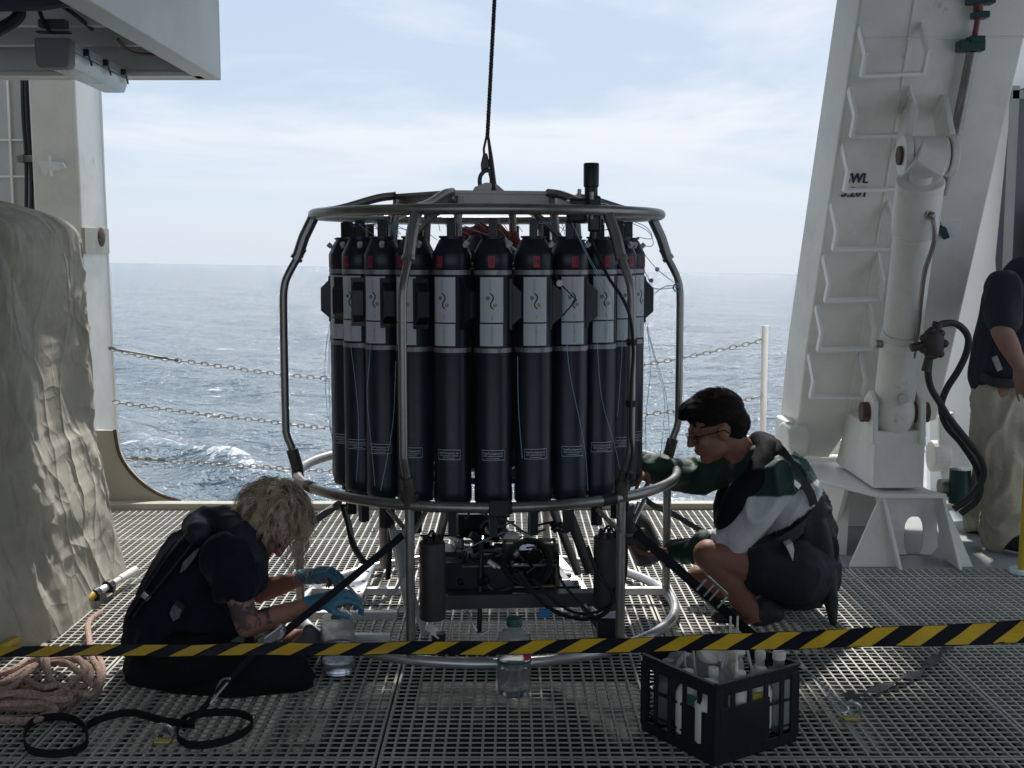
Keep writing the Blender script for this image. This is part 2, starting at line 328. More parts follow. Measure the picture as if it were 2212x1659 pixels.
# ------------------------------------------------------------------ sea
def build_sea():
    nr, nc = 560, 900
    r = 9 * (26000 / 9) ** (np.linspace(0, 1, nr) ** 1.25)
    a = np.linspace(-R_(62), R_(62), nc)
    RR, AA = np.meshgrid(r, a, indexing='ij'); X = RR * np.sin(AA); Y = RR * np.cos(AA); Z = np.zeros_like(X)
    cell = np.maximum(np.gradient(r)[:, None] * np.ones_like(X), RR * (a[1] - a[0]))
    Xo, Yo = X.copy(), Y.copy(); foam = np.zeros_like(X)
    g = np.random.default_rng(3)
    for i in range(64):
        lam = .45 * (30 / .45) ** (i / 63); th = R_(205) + g.normal(0, .5 + .25 * (lam < 4)); k = 2 * np.pi / lam
        amp = .0120 * lam ** .88 * (1 if lam < 5 else (5 / lam) ** 1.15); ph = g.uniform(0, 6.28)
        fadeo = np.clip((lam / cell - 3) / 4, 0, 1)
        q = k * (np.cos(th) * Xo + np.sin(th) * Yo) + ph + .6 * np.sin(Xo * .05 + i) + .5 * np.sin(Yo * .04 + 2 * i)
        Z += amp * fadeo * np.cos(q); X -= .8 * amp * fadeo * np.cos(th) * np.sin(q); Y -= .8 * amp * fadeo * np.sin(th) * np.sin(q)
        foam += amp * k * fadeo * np.cos(q)
    V = np.stack([X, Y, Z], -1).reshape(-1, 3)
    V = V @ np.array(TILT).T + np.array([0, 0, -3.6])
    idx = np.arange(nr * nc).reshape(nr, nc)
    Fq = np.stack([idx[:-1, :-1], idx[:-1, 1:], idx[1:, 1:], idx[1:, :-1]], -1).reshape(-1, 4)
    me = bpy.data.meshes.new('sea'); me.vertices.add(len(V)); me.vertices.foreach_set('co', V.ravel())
    me.loops.add(Fq.size); me.loops.foreach_set('vertex_index', Fq.ravel().astype(np.int32)); me.polygons.add(len(Fq))
    me.polygons.foreach_set('loop_start', np.arange(0, Fq.size, 4, dtype=np.int32)); me.update(calc_edges=True)
    me.polygons.foreach_set('use_smooth', np.ones(len(Fq), bool))
    at = me.attributes.new('foam', 'FLOAT', 'POINT'); at.data.foreach_set('value', foam.ravel().astype(np.float32))
    m = bpy.data.materials.new('sea_water'); m.use_nodes = True; t = m.node_tree; n = t.nodes; l = t.links.new; b = n['Principled BSDF']
    b.inputs['Roughness'].default_value = .13; b.inputs['IOR'].default_value = 1.333; b.inputs['Specular IOR Level'].default_value = .5
    at = n.new('ShaderNodeAttribute'); at.attribute_name = 'foam'
    ge = n.new('ShaderNodeNewGeometry')
    nf = n.new('ShaderNodeTexNoise'); nf.inputs['Scale'].default_value = 2.6; nf.inputs['Detail'].default_value = 8; nf.inputs['Roughness'].default_value = .7; l(ge.outputs['Position'], nf.inputs['Vector'])
    ad = n.new('ShaderNodeMath'); ad.operation = 'MULTIPLY_ADD'; l(at.outputs['Fac'], ad.inputs[0]); ad.inputs[1].default_value = .5; l(nf.outputs['Fac'], ad.inputs[2])
    mr = n.new('ShaderNodeMapRange'); mr.inputs[1].default_value = .76; mr.inputs[2].default_value = .84; l(ad.outputs[0], mr.inputs[0])
    nl = n.new('ShaderNodeTexNoise'); nl.inputs['Scale'].default_value = .09; nl.inputs['Detail'].default_value = 4; l(ge.outputs['Position'], nl.inputs['Vector'])
    cr = n.new('ShaderNodeMixRGB'); l(nl.outputs['Fac'], cr.inputs[0]); cr.inputs[1].default_value = (.13, .18, .21, 1); cr.inputs[2].default_value = (.23, .28, .32, 1)
    mx = n.new('ShaderNodeMixRGB'); l(mr.outputs[0], mx.inputs[0]); l(cr.outputs[0], mx.inputs[1]); mx.inputs[2].default_value = (.75, .78, .8, 1); l(mx.outputs[0], b.inputs['Base Color'])
    mp = n.new('ShaderNodeMapping'); mp.inputs['Scale'].default_value = (1, 1.5, 1); l(ge.outputs['Position'], mp.inputs[0])
    h = None
    for sc, st, ds in ((.16, .9, 1.6), (.6, 1., .8), (2.2, 1., .26), (9, .7, .06)):
        nb = n.new('ShaderNodeTexNoise'); nb.inputs['Scale'].default_value = sc; nb.inputs['Detail'].default_value = 4; nb.inputs['Roughness'].default_value = .6; l(mp.outputs[0], nb.inputs['Vector'])
        bp = n.new('ShaderNodeBump'); bp.inputs['Strength'].default_value = st; bp.inputs['Distance'].default_value = ds; l(nb.outputs['Fac'], bp.inputs['Height'])
        if h: l(h, bp.inputs['Normal'])
        h = bp.outputs[0]
    # wave facets too small to be built: they tip the normal at every distance
    nn = n.new('ShaderNodeTexNoise'); nn.inputs['Scale'].default_value = 1.5; nn.inputs['Detail'].default_value = 5; nn.inputs['Roughness'].default_value = .65; l(mp.outputs[0], nn.inputs['Vector'])
    s1 = n.new('ShaderNodeVectorMath'); s1.operation = 'SUBTRACT'; l(nn.outputs['Color'], s1.inputs[0]); s1.inputs[1].default_value = (.5, .5, .5)
    s2 = n.new('ShaderNodeVectorMath'); s2.operation = 'MULTIPLY_ADD'; l(s1.outputs[0], s2.inputs[0]); s2.inputs[1].default_value = (1.3, 2.2, 0); l(h, s2.inputs[2])
    s3 = n.new('ShaderNodeVectorMath'); s3.operation = 'NORMALIZE'; l(s2.outputs[0], s3.inputs[0]); l(s3.outputs[0], b.inputs['Normal'])
    mf = n.new('ShaderNodeMapping'); mf.inputs['Scale'].default_value = (.22, .55, 1); l(ge.outputs['Position'], mf.inputs[0]); nq = n.new('ShaderNodeTexNoise'); nq.inputs['Scale'].default_value = 1.0; nq.inputs['Detail'].default_value = 7; nq.inputs['Roughness'].default_value = .72; l(mf.outputs[0], nq.inputs['Vector'])
    mr2 = n.new('ShaderNodeMapRange'); mr2.inputs[1].default_value = .63; mr2.inputs[2].default_value = .675; mr2.inputs[4].default_value = .8; l(nq.outputs['Fac'], mr2.inputs[0])
    mx2 = n.new('ShaderNodeMixRGB'); l(mr2.outputs[0], mx2.inputs[0]); l(mx.outputs[0], mx2.inputs[1]); mx2.inputs[2].default_value = (.72, .76, .8, 1); l(mx2.outputs[0], b.inputs['Base Color'])  # whitecap flecks that also carry the sea's glitter as colour
    me.materials.append(m); o = bpy.data.objects.new('sea', me); COL.objects.link(o); o['kind'] = 'structure'
build_sea()

# ------------------------------------------------------------------ deck: steel plate below, grating panels on it
YE = 6.92
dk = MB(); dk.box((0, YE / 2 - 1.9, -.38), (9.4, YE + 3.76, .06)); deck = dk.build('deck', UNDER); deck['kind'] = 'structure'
def grating(x0, x1, y0, y1, name='grating_panel'):
    b = MB(); g = .004; x0 += g; x1 -= g; y0 += g; y1 -= g; c = .0381; dz = .020
    nx = max(1, round((x1 - x0) / c)); ny = max(1, round((y1 - y0) / c))
    for i in range(nx + 1):
        x = x0 + (x1 - x0) * i / nx; w = .0072 if 0 < i < nx else .009
        x = min(max(x, x0 + w / 2), x1 - w / 2); b.box((x, (y0 + y1) / 2, -dz / 2), (w, y1 - y0, dz))
    for j in range(ny + 1):
        y = y0 + (y1 - y0) * j / ny; w = .0056 if 0 < j < ny else .008
        y = min(max(y, y0 + w / 2 + .001), y1 - w / 2 - .001); b.box(((x0 + x1) / 2, y, -.0026), (x1 - x0 - .002, w, .0032))
    return b.build(name, GRATE, deck, smooth=0)
xs = [-3.44, -2.44, -1.44, -.389, .61, 1.61, 2.6, 3.5]
ys = [1.43, 2.43, 3.43, 4.45, 5.43, 6.2, YE]
for i in range(len(xs) - 1):
    for j in range(len(ys) - 1):
        y1 = ys[j + 1]; y0 = ys[j]
        if xs[i] > 1.6:
            if y0 > 5.6: continue
            if y1 > 5.5: y1 = 5.60
        grating(xs[i], xs[i + 1], y0, y1)
sup = MB()
for x in xs[1:-1]: sup.box((x, YE / 2 + .6, -.082), (.05, YE - 1.25, .098))
for y in ys[1:-1]: sup.box((0, y, -.0835), (6.9, .05, .095))
sup.build('support_beam', UNDER, deck, 0)
d2 = MB(); d2.box((2.6, 7.30, -.022), (2.0, 3.36, .04)); d2.box((1.60, 6.3, -.014), (.03, 1.4, .05)); d2.box((2.6, 5.611, -.02), (2.0, .018, .04))
tag(d2.build('painted_deck', DECKPAINT, None, 0), kind='structure')
e = MB(); e.box((0, YE + .06, -.065), (5.6, .09, .20)); e.box((0, YE + .35, -.35), (5.6, .5, .3)); e.box((0, YE + .13, -.28), (9.3, .03, .44))  # last box: unseen skirt added to keep light from under the grating
tag(e.build('deck_edge_sill', BEIGE, None, 20, .006), 'beige painted steel sill along the open deck edge', 'sill', kind='structure')
h = MB(); h.box((0, 3.2, -2.45), (9.4, 8.1, 4.0)); tag(h.build('hull', WHITE, None, 0), kind='structure')

# ------------------------------------------------------------------ unseen hangar round the camera, sized for deck shade and sky fill: ceiling and walls
c = MB(); z = 3.02
c.box((-2.15, 2.65, z), (3.9, 7.7, .12)); c.box((1.95, 2.65, z), (3.9, 7.7, .12)); c.box((-.1, 1.80, z), (.2, 6.0, .12)); c.box((-.1, 5.76, z), (.2, 1.48, .12))
for y in (.2, 1.9, 3.6): c.box((0, y, z - .14), (9.0, .08, .16))
tag(c.build('unseen_ceiling', GREYPAINT, None, 0), kind='structure')
w = MB(); w.box((-3.72, 2.6, 1.4), (.12, 7.6, 3.4)); tag(w.build('unseen_left_wall', GREYPAINT, None, 0), kind='structure')
w = MB(); w.box((3.72, .5, 1.4), (.12, 3.4, 3.4)); tag(w.build('unseen_right_wall', GREYPAINT, None, 0), kind='structure')

# ------------------------------------------------------------------ left side: wall, cables, pillar, overhead box with lamp, canvas cover
yb = 7.0
t = thing('bulkhead', 'grey bulkhead strip with vertical seams behind the canvas cover', 'bulkhead', (-3, 7.1, 0))
b = MB(); b.box((-3.35, 7.5, 1.7), (1.16, .08, 3.6)); b.build('wall_plate', GREYPAINT, t, 0)
b = MB()
for k in range(5): b.box((P(8, 300, 7.45).x, 7.452, 1.3 + .22 * k), (.30, .012, .012))
b.box((P(22, 300, 7.45).x, 7.45, 1.8), (.012, .016, 2.6)); b.build('weld_seam', WHITE, t, 0)
for k, (x, r) in enumerate(((47, .012), (56, .014), (66, .017))):
    b = MB(); pts = [P(x, 120, 7.38), P(x + 3, 250, 7.38), P(x + 9, 330, 7.36), P(x + 10 + 2 * k, 420, 7.36), P(x + 8, 520, 7.38)]
    b.tube(spline(pts, 5), r, 8)
    tag(b.build('cable', BLACKR), ['thinnest black cable on the grey bulkhead, nearest the wall seams', 'middle black cable of the three running down the grey bulkhead', 'thick black cable beside the white pillar edge'][k], 'cable', 'cables down the grey bulkhead')
t2 = thing('cable_clamp', 'small grey clamp holding the black cables to the bulkhead', 'clamp', P(60, 345, 7.3))
b = MB(); b.box(P(60, 343, 7.33), (.13, .03, .04)); b.build('bar', STEEL, t2, 0, .003)
b = MB(); b.box(P(48, 343, 7.31), (.02, .02, .05)); b.build('bolt', STEEL, t2, 0)

t = thing('pillar', 'tall white steel pillar at the opening, rusty plate low on its side', 'pillar', (-2.7, 7.1, 0))
xL, xR = P(72, 300, yb).x, P(166, 300, yb).x
b = MB(); b.poly([(xL, yb, -.05), (xR + .03, yb, -.05), (xR - .02, yb, 4.2), (xL - .03, yb, 4.2)], (0, .42, 0)); b.build('column', WHITE, t, 0, .012)
zq0, zq1 = P(176, 492, 7.03).z, P(176, 548, 7.03).z; xq = xR + .006; b = MB(); b.poly([(xq, 7.0, zq0), (xq, 7.42, zq0), (xq, 7.42, zq1), (xq, 7.0, zq1)], (.02, 0, 0))
b.build('patch_plate', BEIGE, t, 0)
b = MB(); q = P(200, 512, 7.28); b.sphere((xR + .024, q.y, q.z), (.012, .07, .06), 12, 8); b.build('rust_scar', RUSTM, t)
b = MB(); b.tube([P(212, 150, 7.42), P(222, 400, 7.42), P(240, 760, 7.42), P(252, 960, 7.42)], .016, 8); b.build('edge_bar', WHITE, t)
b = MB(); q0 = P(112, 362, 6.93)
b.poly([q0 + Vector(v) for v in ((-.075, 0, .02), (-.07, 0, .04), (.06, 0, .03), (.075, 0, .0), (.04, 0, -.015), (-.03, 0, -.005), (-.035, 0, -.03), (-.05, 0, -.045), (-.055, 0, -.03))], (0, .03, 0))
b.tube([q0 + Vector((0, -.02, -.05)), q0 + Vector((0, -.025, 0)), q0 + Vector((-.006, -.02, .065))], .009, 8); b.cyl(q0 + Vector((0, -.03, -.0)), q0 + Vector((0, .08, 0)), .018)
b.build('hook_latch', WHITE2, t, 30)
# curved corner plate at the foot of the opening
t = thing('corner_plate', 'beige curved corner plate with rusty edge beside the canvas', 'steel plate', (-2.2, 7.05, 0))
cv = [P(248, 930, 7.06), P(256, 975, 7.06), P(270, 1005, 7.06), P(292, 1032, 7.06), P(320, 1056, 7.06), P(352, 1073, 7.06), P(392, 1085, 7.06)]
b = MB(); b.poly(cv + [P(392, 1092, 7.06), P(150, 1092, 7.06), P(150, 930, 7.06)], (0, .05, 0)); b.build('plate', BEIGE, t, 0)
b = MB(); b.tube([v + Vector((0, -.004, .006)) for v in spline(cv, 4)], .011, 6); b.build('edge_rim', RUSTM, t)

# overhead box (X side panel, far lip, ribs)
t = thing('overhead_box', 'large white steel overhead box with open dark underside', 'steel box', (-1.9, 5, 2.3))
yB = 5.5; fx = P(475, 172, yB); zb = fx.z
b = MB(); b.box((fx.x - .012, yB - 1.6, zb + .75), (.024, 3.2, 1.5)); b.box((fx.x - .055, yB - 1.5, zb + .012), (.09, 3.05, .02)); b.build('side_panel', WHITE2, t, 0, .004)
b = MB(); b.box((fx.x - 1.1, yB + .012, zb + .75), (2.2, .024, 1.5)); b.box((fx.x - 1.13, yB - .05, zb + .012), (2.14, .09, .02)); b.build('end_panel', WHITE2, t, 0, .004)
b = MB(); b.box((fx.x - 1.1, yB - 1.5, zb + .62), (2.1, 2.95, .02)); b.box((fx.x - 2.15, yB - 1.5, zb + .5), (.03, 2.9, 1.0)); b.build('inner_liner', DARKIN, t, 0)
for k, yy in enumerate((5.28, 4.84)):
    b = MB(); b.box((fx.x - 1.1, yy, zb + .15), (2.12, .04, .08)); b.build('cross_rib', WHITE2, t, 0)
b = MB()
for k in range(2): b.tube([(fx.x - 2.1, 5.0 + .12 * k, zb + .3), (fx.x - 1.15, 5.02 + .12 * k, zb + .29)], .02, 8)
b.build('conduit', GREYPL, t)
b = MB(); b.tube(spline([P(255, 85, 4.9), P(275, 108, 5.0), P(300, 116, 5.1), P(335, 118, 5.2)], 6), .007, 6); tag(b.build('red_wire', mat('red_brown_wire', (.13, .035, .03), .5), t), 'thin red-brown wire under the box')
b = MB(); b.tube(spline([P(-20, 10, 4.2), P(20, 5, 4.2), P(42, 25, 4.2), P(30, 45, 4.2), P(-15, 70, 4.2)], 6), .022, 8)
tag(b.build('cable_loop', BLACKR), 'thick black cable loop under the overhead box', 'cable')
b = MB(); b.tube([P(-30, 6, 4.1), P(90, 4, 4.1), P(145, -4, 4.1)], .03, 10)
tag(b.build('pipe', mat('navy_pipe', (.05, .06, .09), .4)), 'dark pipe crossing under the overhead box', 'pipe')
# lamp
t = thing('deck_lamp', 'long clear-plastic tube lamp hanging under the white overhead box', 'lamp', P(110, 100, 4.65))
A = P(112, 108, 4.62); B = A + Vector((.0, .86, .0)); B = Vector((P(246, 166, 5.40).x, 5.40, A.z)); ax = (B - A).normalized(); sdv = Vector((ax.y, -ax.x, 0)); up = Vector((0, 0, 1))
def lampsec(mb, t0, t1, prof, m=0):
    V = [A + ax * tt + sdv * u + up * v for tt in (t0, t1) for u, v in prof]; n = len(prof)
    mb.add(V, [tuple(reversed(range(n))), tuple(range(n, 2 * n))] + [(i, (i + 1) % n, n + (i + 1) % n, n + i) for i in range(n)], m)
Ln = (B - A).length
b = MB(); lampsec(b, 0, .07, [(-.062, -.05), (-.05, -.064), (.05, -.064), (.064, -.05), (.066, .045), (-.066, .045)]); b.build('end_cap', GREYPL, t, 30, .006)
b = MB(); lampsec(b, .07, Ln, [(-.055, -.02), (-.045, -.055), (.045, -.055), (.058, -.02), (.06, .005), (-.06, .005)]); b.build('diffuser', LIGHTB, t, 30, .005)
b = MB(); lampsec(b, .07, Ln, [(-.06, .007), (.062, .007), (.062, .045), (-.06, .045)]); b.build('housing', mat('lamp_tray', (.5, .53, .54), .4), t, 0, .004)
for k in range(3):
    q = A + ax * (.18 + .25 * k) + sdv * .07; b = MB(); b.tube([q + up * .03, q + up * .015 + sdv * .008, q - up * .02 + sdv * .004 + ax * .05, q - up * .02 + ax * .07, q + up * .0 + ax * .06], .0035, 5); b.box(q + up * .02, (.02, .02, .025)); b.build('clip', BLACKP, t)
b = MB(); b.box(A + ax * .03 + up * .10, (.10, .05, .03)); b.box(A + ax * .03 + up * .07, (.125, .04, .008)); b.build('bracket', mat('lamp_bracket', (.08, .085, .09), .5), t, 0, .003)
b = MB(); b.tube(spline([A + up * .06 + ax * -.005, A + up * .13 + Vector((-.03, -.02, 0)), A + up * .19 + Vector((-.025, 0, 0)), A + up * .16 + Vector((.04, .1, 0)), A + up * .12 + Vector((.07, .25, .0))], 6), .008, 8); b.build('power_cable', BLACKR, t)

# canvas-covered machine
_pr = np.random.default_rng(12).random((3, 160, 64))
def PL(u, v, s):          # piecewise linear lattice noise: flat facets meeting in crisp creases, as stiff cloth does
    n_ = {1: 34, 2: 60, 3: 130}[s]; iu, iv = math.floor(u), math.floor(v); fu, fv = u - iu, v - iv; g_ = lambda a, b_: _pr[s - 1][a % n_][b_ % 64]
    a, b_, c_, d_ = g_(iu, iv), g_(iu + 1, iv), g_(iu, iv + 1), g_(iu + 1, iv + 1)
    if (iu * 7 + iv * 13) % 2: return (a + (b_ - a) * fu + (d_ - b_) * fv if fu > fv else a + (c_ - a) * fv + (d_ - c_) * fu) - .5
    return (a + (b_ - a) * fu + (c_ - a) * fv if fu + fv < 1 else d_ + (c_ - d_) * (1 - fu) + (b_ - d_) * (1 - fv)) - .5
def canvas():
    nu, nv = 440, 300; V = []; cxm, cym = -2.99, 5.0
    for j in range(nv):
        tj = j / (nv - 1); wgt = (1 - (1 - min(1, (1 - tj) * 6.5)) ** 2.4) if tj > .846 else 1.
        zz_ = 1.68 * min(1, tj / .93) if tj < .93 else 1.68 + .06 * math.sin((tj - .93) / .07 * 1.57)
        fl = .13 * max(0, .75 - tj) ** 1.5
        hx = (1.16 + fl) * (1 - .06 * tj) * max(.02, wgt) ; hy = (.62 + fl) * max(.02, wgt)
        for i in range(nu):
            a = 2 * math.pi * i / nu; ca, sa = math.cos(a), math.sin(a); e_ = .36
            x = hx * math.copysign(abs(ca) ** e_, ca); y = hy * math.copysign(abs(sa) ** e_, sa)
            V.append([cxm + x, cym + y, zz_])
    V = np.array(V); out = V.copy(); cc = np.array([cxm, cym, 0])
    for k, v in enumerate(V):
        n = v - cc; n[2] = 0; ln = np.linalg.norm(n) + 1e-6; n /= ln; p = Vector(v)
        f1 = 1 - abs(mnoise.noise(Vector((p.x * 2.2 + p.z * .5, p.y * 2.2 - p.z * .7, p.z * .75 + 3)))) * 2.2
        f2 = 1 - abs(mnoise.noise(Vector((p.x * 5 - p.z * 1.6, p.y * 5 + p.z * 2, p.z * 2.6)))) * 2
        f3 = mnoise.noise(p * 1.6 + Vector((5, 2, 1))); f4 = 1 - abs(mnoise.noise(Vector((p.x * 3 + p.z * 3.2, p.y * 3 - p.z * 2.6, p.z * 1.3 + 9)))) * 2.4
        f5 = 1 - abs(mnoise.noise(Vector((p.x * 11 + p.z * 3, p.y * 11 - p.z * 5, p.z * 7)))) * 2.2
        low = min(1, max(.15, (v[2]) * 3))
        i_, j_ = k % nu / nu, k // nu / nv; wx, wy = .5 * mnoise.noise(Vector((i_ * 14, j_ * 5, 1))), .5 * mnoise.noise(Vector((i_ * 12, j_ * 5, 7))); w_ = mnoise.noise_vector(p * 1.3) * .22; v1 = mnoise.voronoi(Vector((p.x * 4.2, p.y * 4.2, p.z * .75)) + w_ * 1.5)[0][0]; v2 = mnoise.voronoi(Vector((p.x * 5.6 + p.z * 1.6, p.y * 5.6 - p.z * 1.6, p.z * 2.2 + 4)) + w_ * 3)[0][0]; v3 = mnoise.voronoi(Vector((p.x * 10, p.y * 10, p.z * 6 + 4)))[0][0]
        out[k] += n * (.030 * (v1 - .4) + .042 * PL(i_ * 34 + wx * 1.6, j_ * 5 + wy, 1) + .032 * PL(i_ * 60 + j_ * 6 + wx * 2, j_ * 8 + wy * 2, 2) + .013 * PL(i_ * 130 - j_ * 14 + wx * 3, j_ * 34 + wy * 4, 3) + .012 * f3 - .03) * low
        out[k][2] += (.03 * f3 + .02 * f2) * (v[2] > 1.2)
    b = MB(); Fc = [(j * nu + i, j * nu + (i + 1) % nu, (j + 1) * nu + (i + 1) % nu, (j + 1) * nu + i) for j in range(nv - 1) for i in range(nu)] + [tuple((nv - 1) * nu + i for i in range(nu))]
    b.add(out, Fc); return b
o = canvas().build('canvas_cover', CANVAS, None, 20); ib = MB(); ib.box((-3.2, 5.0, .7), (1.5, .8, 1.4)); ib.build('machine_light_block', DARKIN, o, 0); tag(o, 'crumpled dirty cream canvas draped over a tall machine', 'canvas cover')  # unseen dark box added in the machine's place so the canvas doesn't glow

# ------------------------------------------------------------------ chains and post
def chain(pts, label, lead=0):
    o = None; sp = spline(pts, 40); b = MB(); d = [0]
    for i in range(1, len(sp)): d.append(d[-1] + (sp[i] - sp[i - 1]).length)
    def at(s):
        i = int(np.searchsorted(d, s)); i = max(1, min(len(sp) - 1, i)); f = (s - d[i - 1]) / max(1e-6, d[i] - d[i - 1]); return sp[i - 1].lerp(sp[i], f)
    pitch = .040; n = int(d[-1] / pitch)
    for k in range(n):
        a_, b_ = at(k * pitch), at((k + 1) * pitch); dd = (b_ - a_).normalized(); c_ = (a_ + b_) / 2
        s1 = dd.cross(Vector((0, 1, 0))).normalized() if k % 2 == 0 else Vector((0, 1, 0)); hl, hw = .026, .0115
        ring = [c_ + dd * (hl * math.cos(t_)) + s1 * (hw * math.sin(t_)) for t_ in [2 * math.pi * i / 8 for i in range(8)]]
        b.tube(ring, .0032, 5, True)
    if lead: b.cyl(sp[0], at(lead), .006, 8)
    o = b.build('chain', mat('galvanised_chain', (.22, .21, .20), .45, .6, var=.3)); tag(o, label, 'chain', 'chains across the open deck edge'); return o
yc = 7.22
c1 = [P(236, 752, yc), P(300, 768, yc), P(420, 783, yc), P(560, 803, yc), P(720, 818, yc), P(1000, 826, yc), P(1250, 806, yc), P(1400, 786, yc), P(1500, 768, yc), P(1650, 735, yc)]
c2 = [P(245, 868, yc), P(420, 893, yc), P(560, 908, yc), P(720, 926, yc), P(1000, 930, yc), P(1250, 912, yc), P(1400, 895, yc), P(1500, 882, yc), P(1650, 856, yc)]
c3 = [P(256, 988, yc), P(420, 999, yc), P(560, 1008, yc), P(720, 1018, yc), P(1000, 1024, yc), P(1300, 1014, yc), P(1500, 1000, yc), P(1650, 975, yc)]
chain(c1, 'top chain of the three across the open deck edge', .42); chain(c2, 'middle chain of the three across the open deck edge'); chain(c3, 'lowest chain of the three, just above the deck sill', .3)
b = MB(); b.tube(spline([P(302, 990, yc), P(296, 1000, yc), P(300, 1016, yc), P(305, 1005, yc), P(303, 992, yc)], 4), .004, 5)
tag(b.build('snap_ring', STEELB), 'small steel snap ring hanging on the lowest chain', 'ring')
t = thing('stanchion', 'slim white stanchion post holding the chain ends by the gantry', 'post', P(1652, 1020, yc))
b = MB(); a_ = P(1653, 703, yc + .02); b.cyl((a_.x, yc + .02, 0), a_, .020, 14); b.build('post', WHITE2, t)
b = MB()
for v in (735, 856, 975): q = P(1645, v, yc); b.tube([q + Vector((-.012, 0, 0)), q + Vector((0, 0, .016)), q + Vector((.016, 0, 0)), q + Vector((0, 0, -.016))], .004, 5, True)
b.build('eye_ring', STEELB, t)

# ------------------------------------------------------------------ right side: gantry leg (A-frame), rungs, cylinder, pedestal
fa, fb, ft = P(1715, 985, 6.70), P(2023, 909, 6.70), P(1845, 88, 5.75)
fn = (fb - fa).cross(ft - fa).normalized()
if fn.y > 0: fn = -fn
def FP(px, py, off=0.):
    d = ray(px, py); o_ = Vector((0, 0, H)); t_ = (fa + fn * off - o_).dot(fn) / d.dot(fn); return o_ + d * t_
t = thing('a_frame_gantry', 'big white leaning gantry leg with rungs and SWL 3.20T lettering', 'gantry', (1.8, 6.9, .4))
th = -fn * .30
b = MB(); b.poly([FP(1716, 985), FP(1790, 990), FP(1822, 945), FP(2023, 909), FP(2212, 88), FP(2300, -320), FP(1905, -320), FP(1858, 0), FP(1740, 768)], th); b.build('leg_box', WHITE, t, 0, .012)
b = MB(); b.tube([FP(1975, 0, .002), FP(1925, 330, .002), FP(1880, 600, .002), FP(1822, 940, .002)], .006, 6); b.tube([FP(1858, 84, .002), FP(2215, 80, .002)], .006, 6); b.build('weld_seam', WHITE, t)
tx = MB(); axx = (FP(1900, 400) - FP(1800, 400)).normalized(); ayy = axx.cross(fn); ayy = -ayy if ayy.z < 0 else ayy
for s_, px, py in (('SWL', 1851, 386), ('3.20T', 1847, 416)):
    V_, F_ = textmesh(s_, .073, .0012); c_ = FP(px, py, .006); [tx.add([c_ + axx * (v[0] * .82 + dx_) + ayy * v[1] + fn * (.0003 * q_) for v in V_], F_) for q_, dx_ in enumerate((-.0014, 0, .0014))]
tx.build('lettering', INK, t, 0)
rungs = [((1876, -48), (2022, -60)), ((1861, 164), (1994, 158)), ((1839, 294), (1969, 291)), ((1824, 412), (1950, 406)), ((1800, 539), (1923, 536)), ((1783, 650), (1900, 645)), ((1767, 756), (1881, 753)), ((1751, 857), (1862, 857))]
for k, ((x0, y0), (x1, y1)) in enumerate(rungs):
    b = MB(); o_ = .13; L0 = FP(x0, y0, o_); L1 = FP(x1, y1, o_); sd_ = (L1 - L0).normalized(); uu = ayy
    for s_, e_ in ((0, L0), (1, L1)):
        m1 = e_ + uu * .10 ; m2 = e_ - fn * o_ + uu * .19
        b.ribbon([e_, m1, m2], .034, .009, sd_) if False else b.ribbon([e_ - uu * .005, m1, m2], .036, .014, fn)
    b.beam(L0, L1, .030, .015, uu); b.build('rung', mat('highlit_rung_white', (.86, .86, .84), .35, var=.04), t, 30)  # rungs coloured lighter than the leg to stand in for their highlights
b = MB(); b.box(FP(1716, 940, -.1) + Vector((-.06, -.02, 0)), (.05, .26, .20)); b.cyl(FP(1690, 950, .0), FP(1735, 950, .0), .10, 20); b.build('pivot_bracket', WHITE, t, 30, .01)
b = MB(); b.cyl(FP(1699, 950, .0), FP(1704, 950, .0), .085, 20); b.build('pivot_pin', RUSTM, t)
# electrical conduit and clamps on the face
t3 = thing('conduit_pipe', 'steel conduit with teal clamps running down the gantry face', 'pipe', FP(2110, 60))
b = MB(); b.cyl(FP(2100, 110, .05), FP(2062, 300, .05), .026, 14); b.cyl(FP(2062, 300, .05), FP(2035, 420, .05), .024, 14); b.build('lower_pipe', STEEL, t3)
b = MB(); b.cyl(FP(2115, -30, .05), FP(2112, 40, .05), .022, 12); b.cyl(FP(2112, 40, .05), FP(2103, 92, .05), .013, 10); tag(b.build('red_hose', mat('dull_red_hose', (.20, .05, .045), .5), t3), 'short dull red hose section')
for px, py, w_, h_ in ((2096, 100, .12, .05), (2118, 2, .12, .03), (2117, 33, .07, .03), (2107, 86, .07, .03)):
    b = MB(); b.box(FP(px, py, .05), (w_, .07, h_)); b.build('clamp', TEAL, t3, 0, .005)
b = MB(); b.poly([FP(2030, 510, .0), FP(2022, 490, .0), FP(2036, 485, .0), FP(2043, 505, .0)], fn * .05); tag(b.build('teal_cap', TEAL), 'small dark teal cap on the gantry face beside the cylinder', 'cap')
b = MB(); e0 = FP(2040, 485, .0); b.poly([FP(2030, 478), FP(2072, 476), FP(2074, 492), FP(2060, 503), FP(2038, 498)], fn * .02); tag(b.build('lug_plate', WHITE2), 'small rounded white lug welded beside the hydraulic cylinder', 'lug')

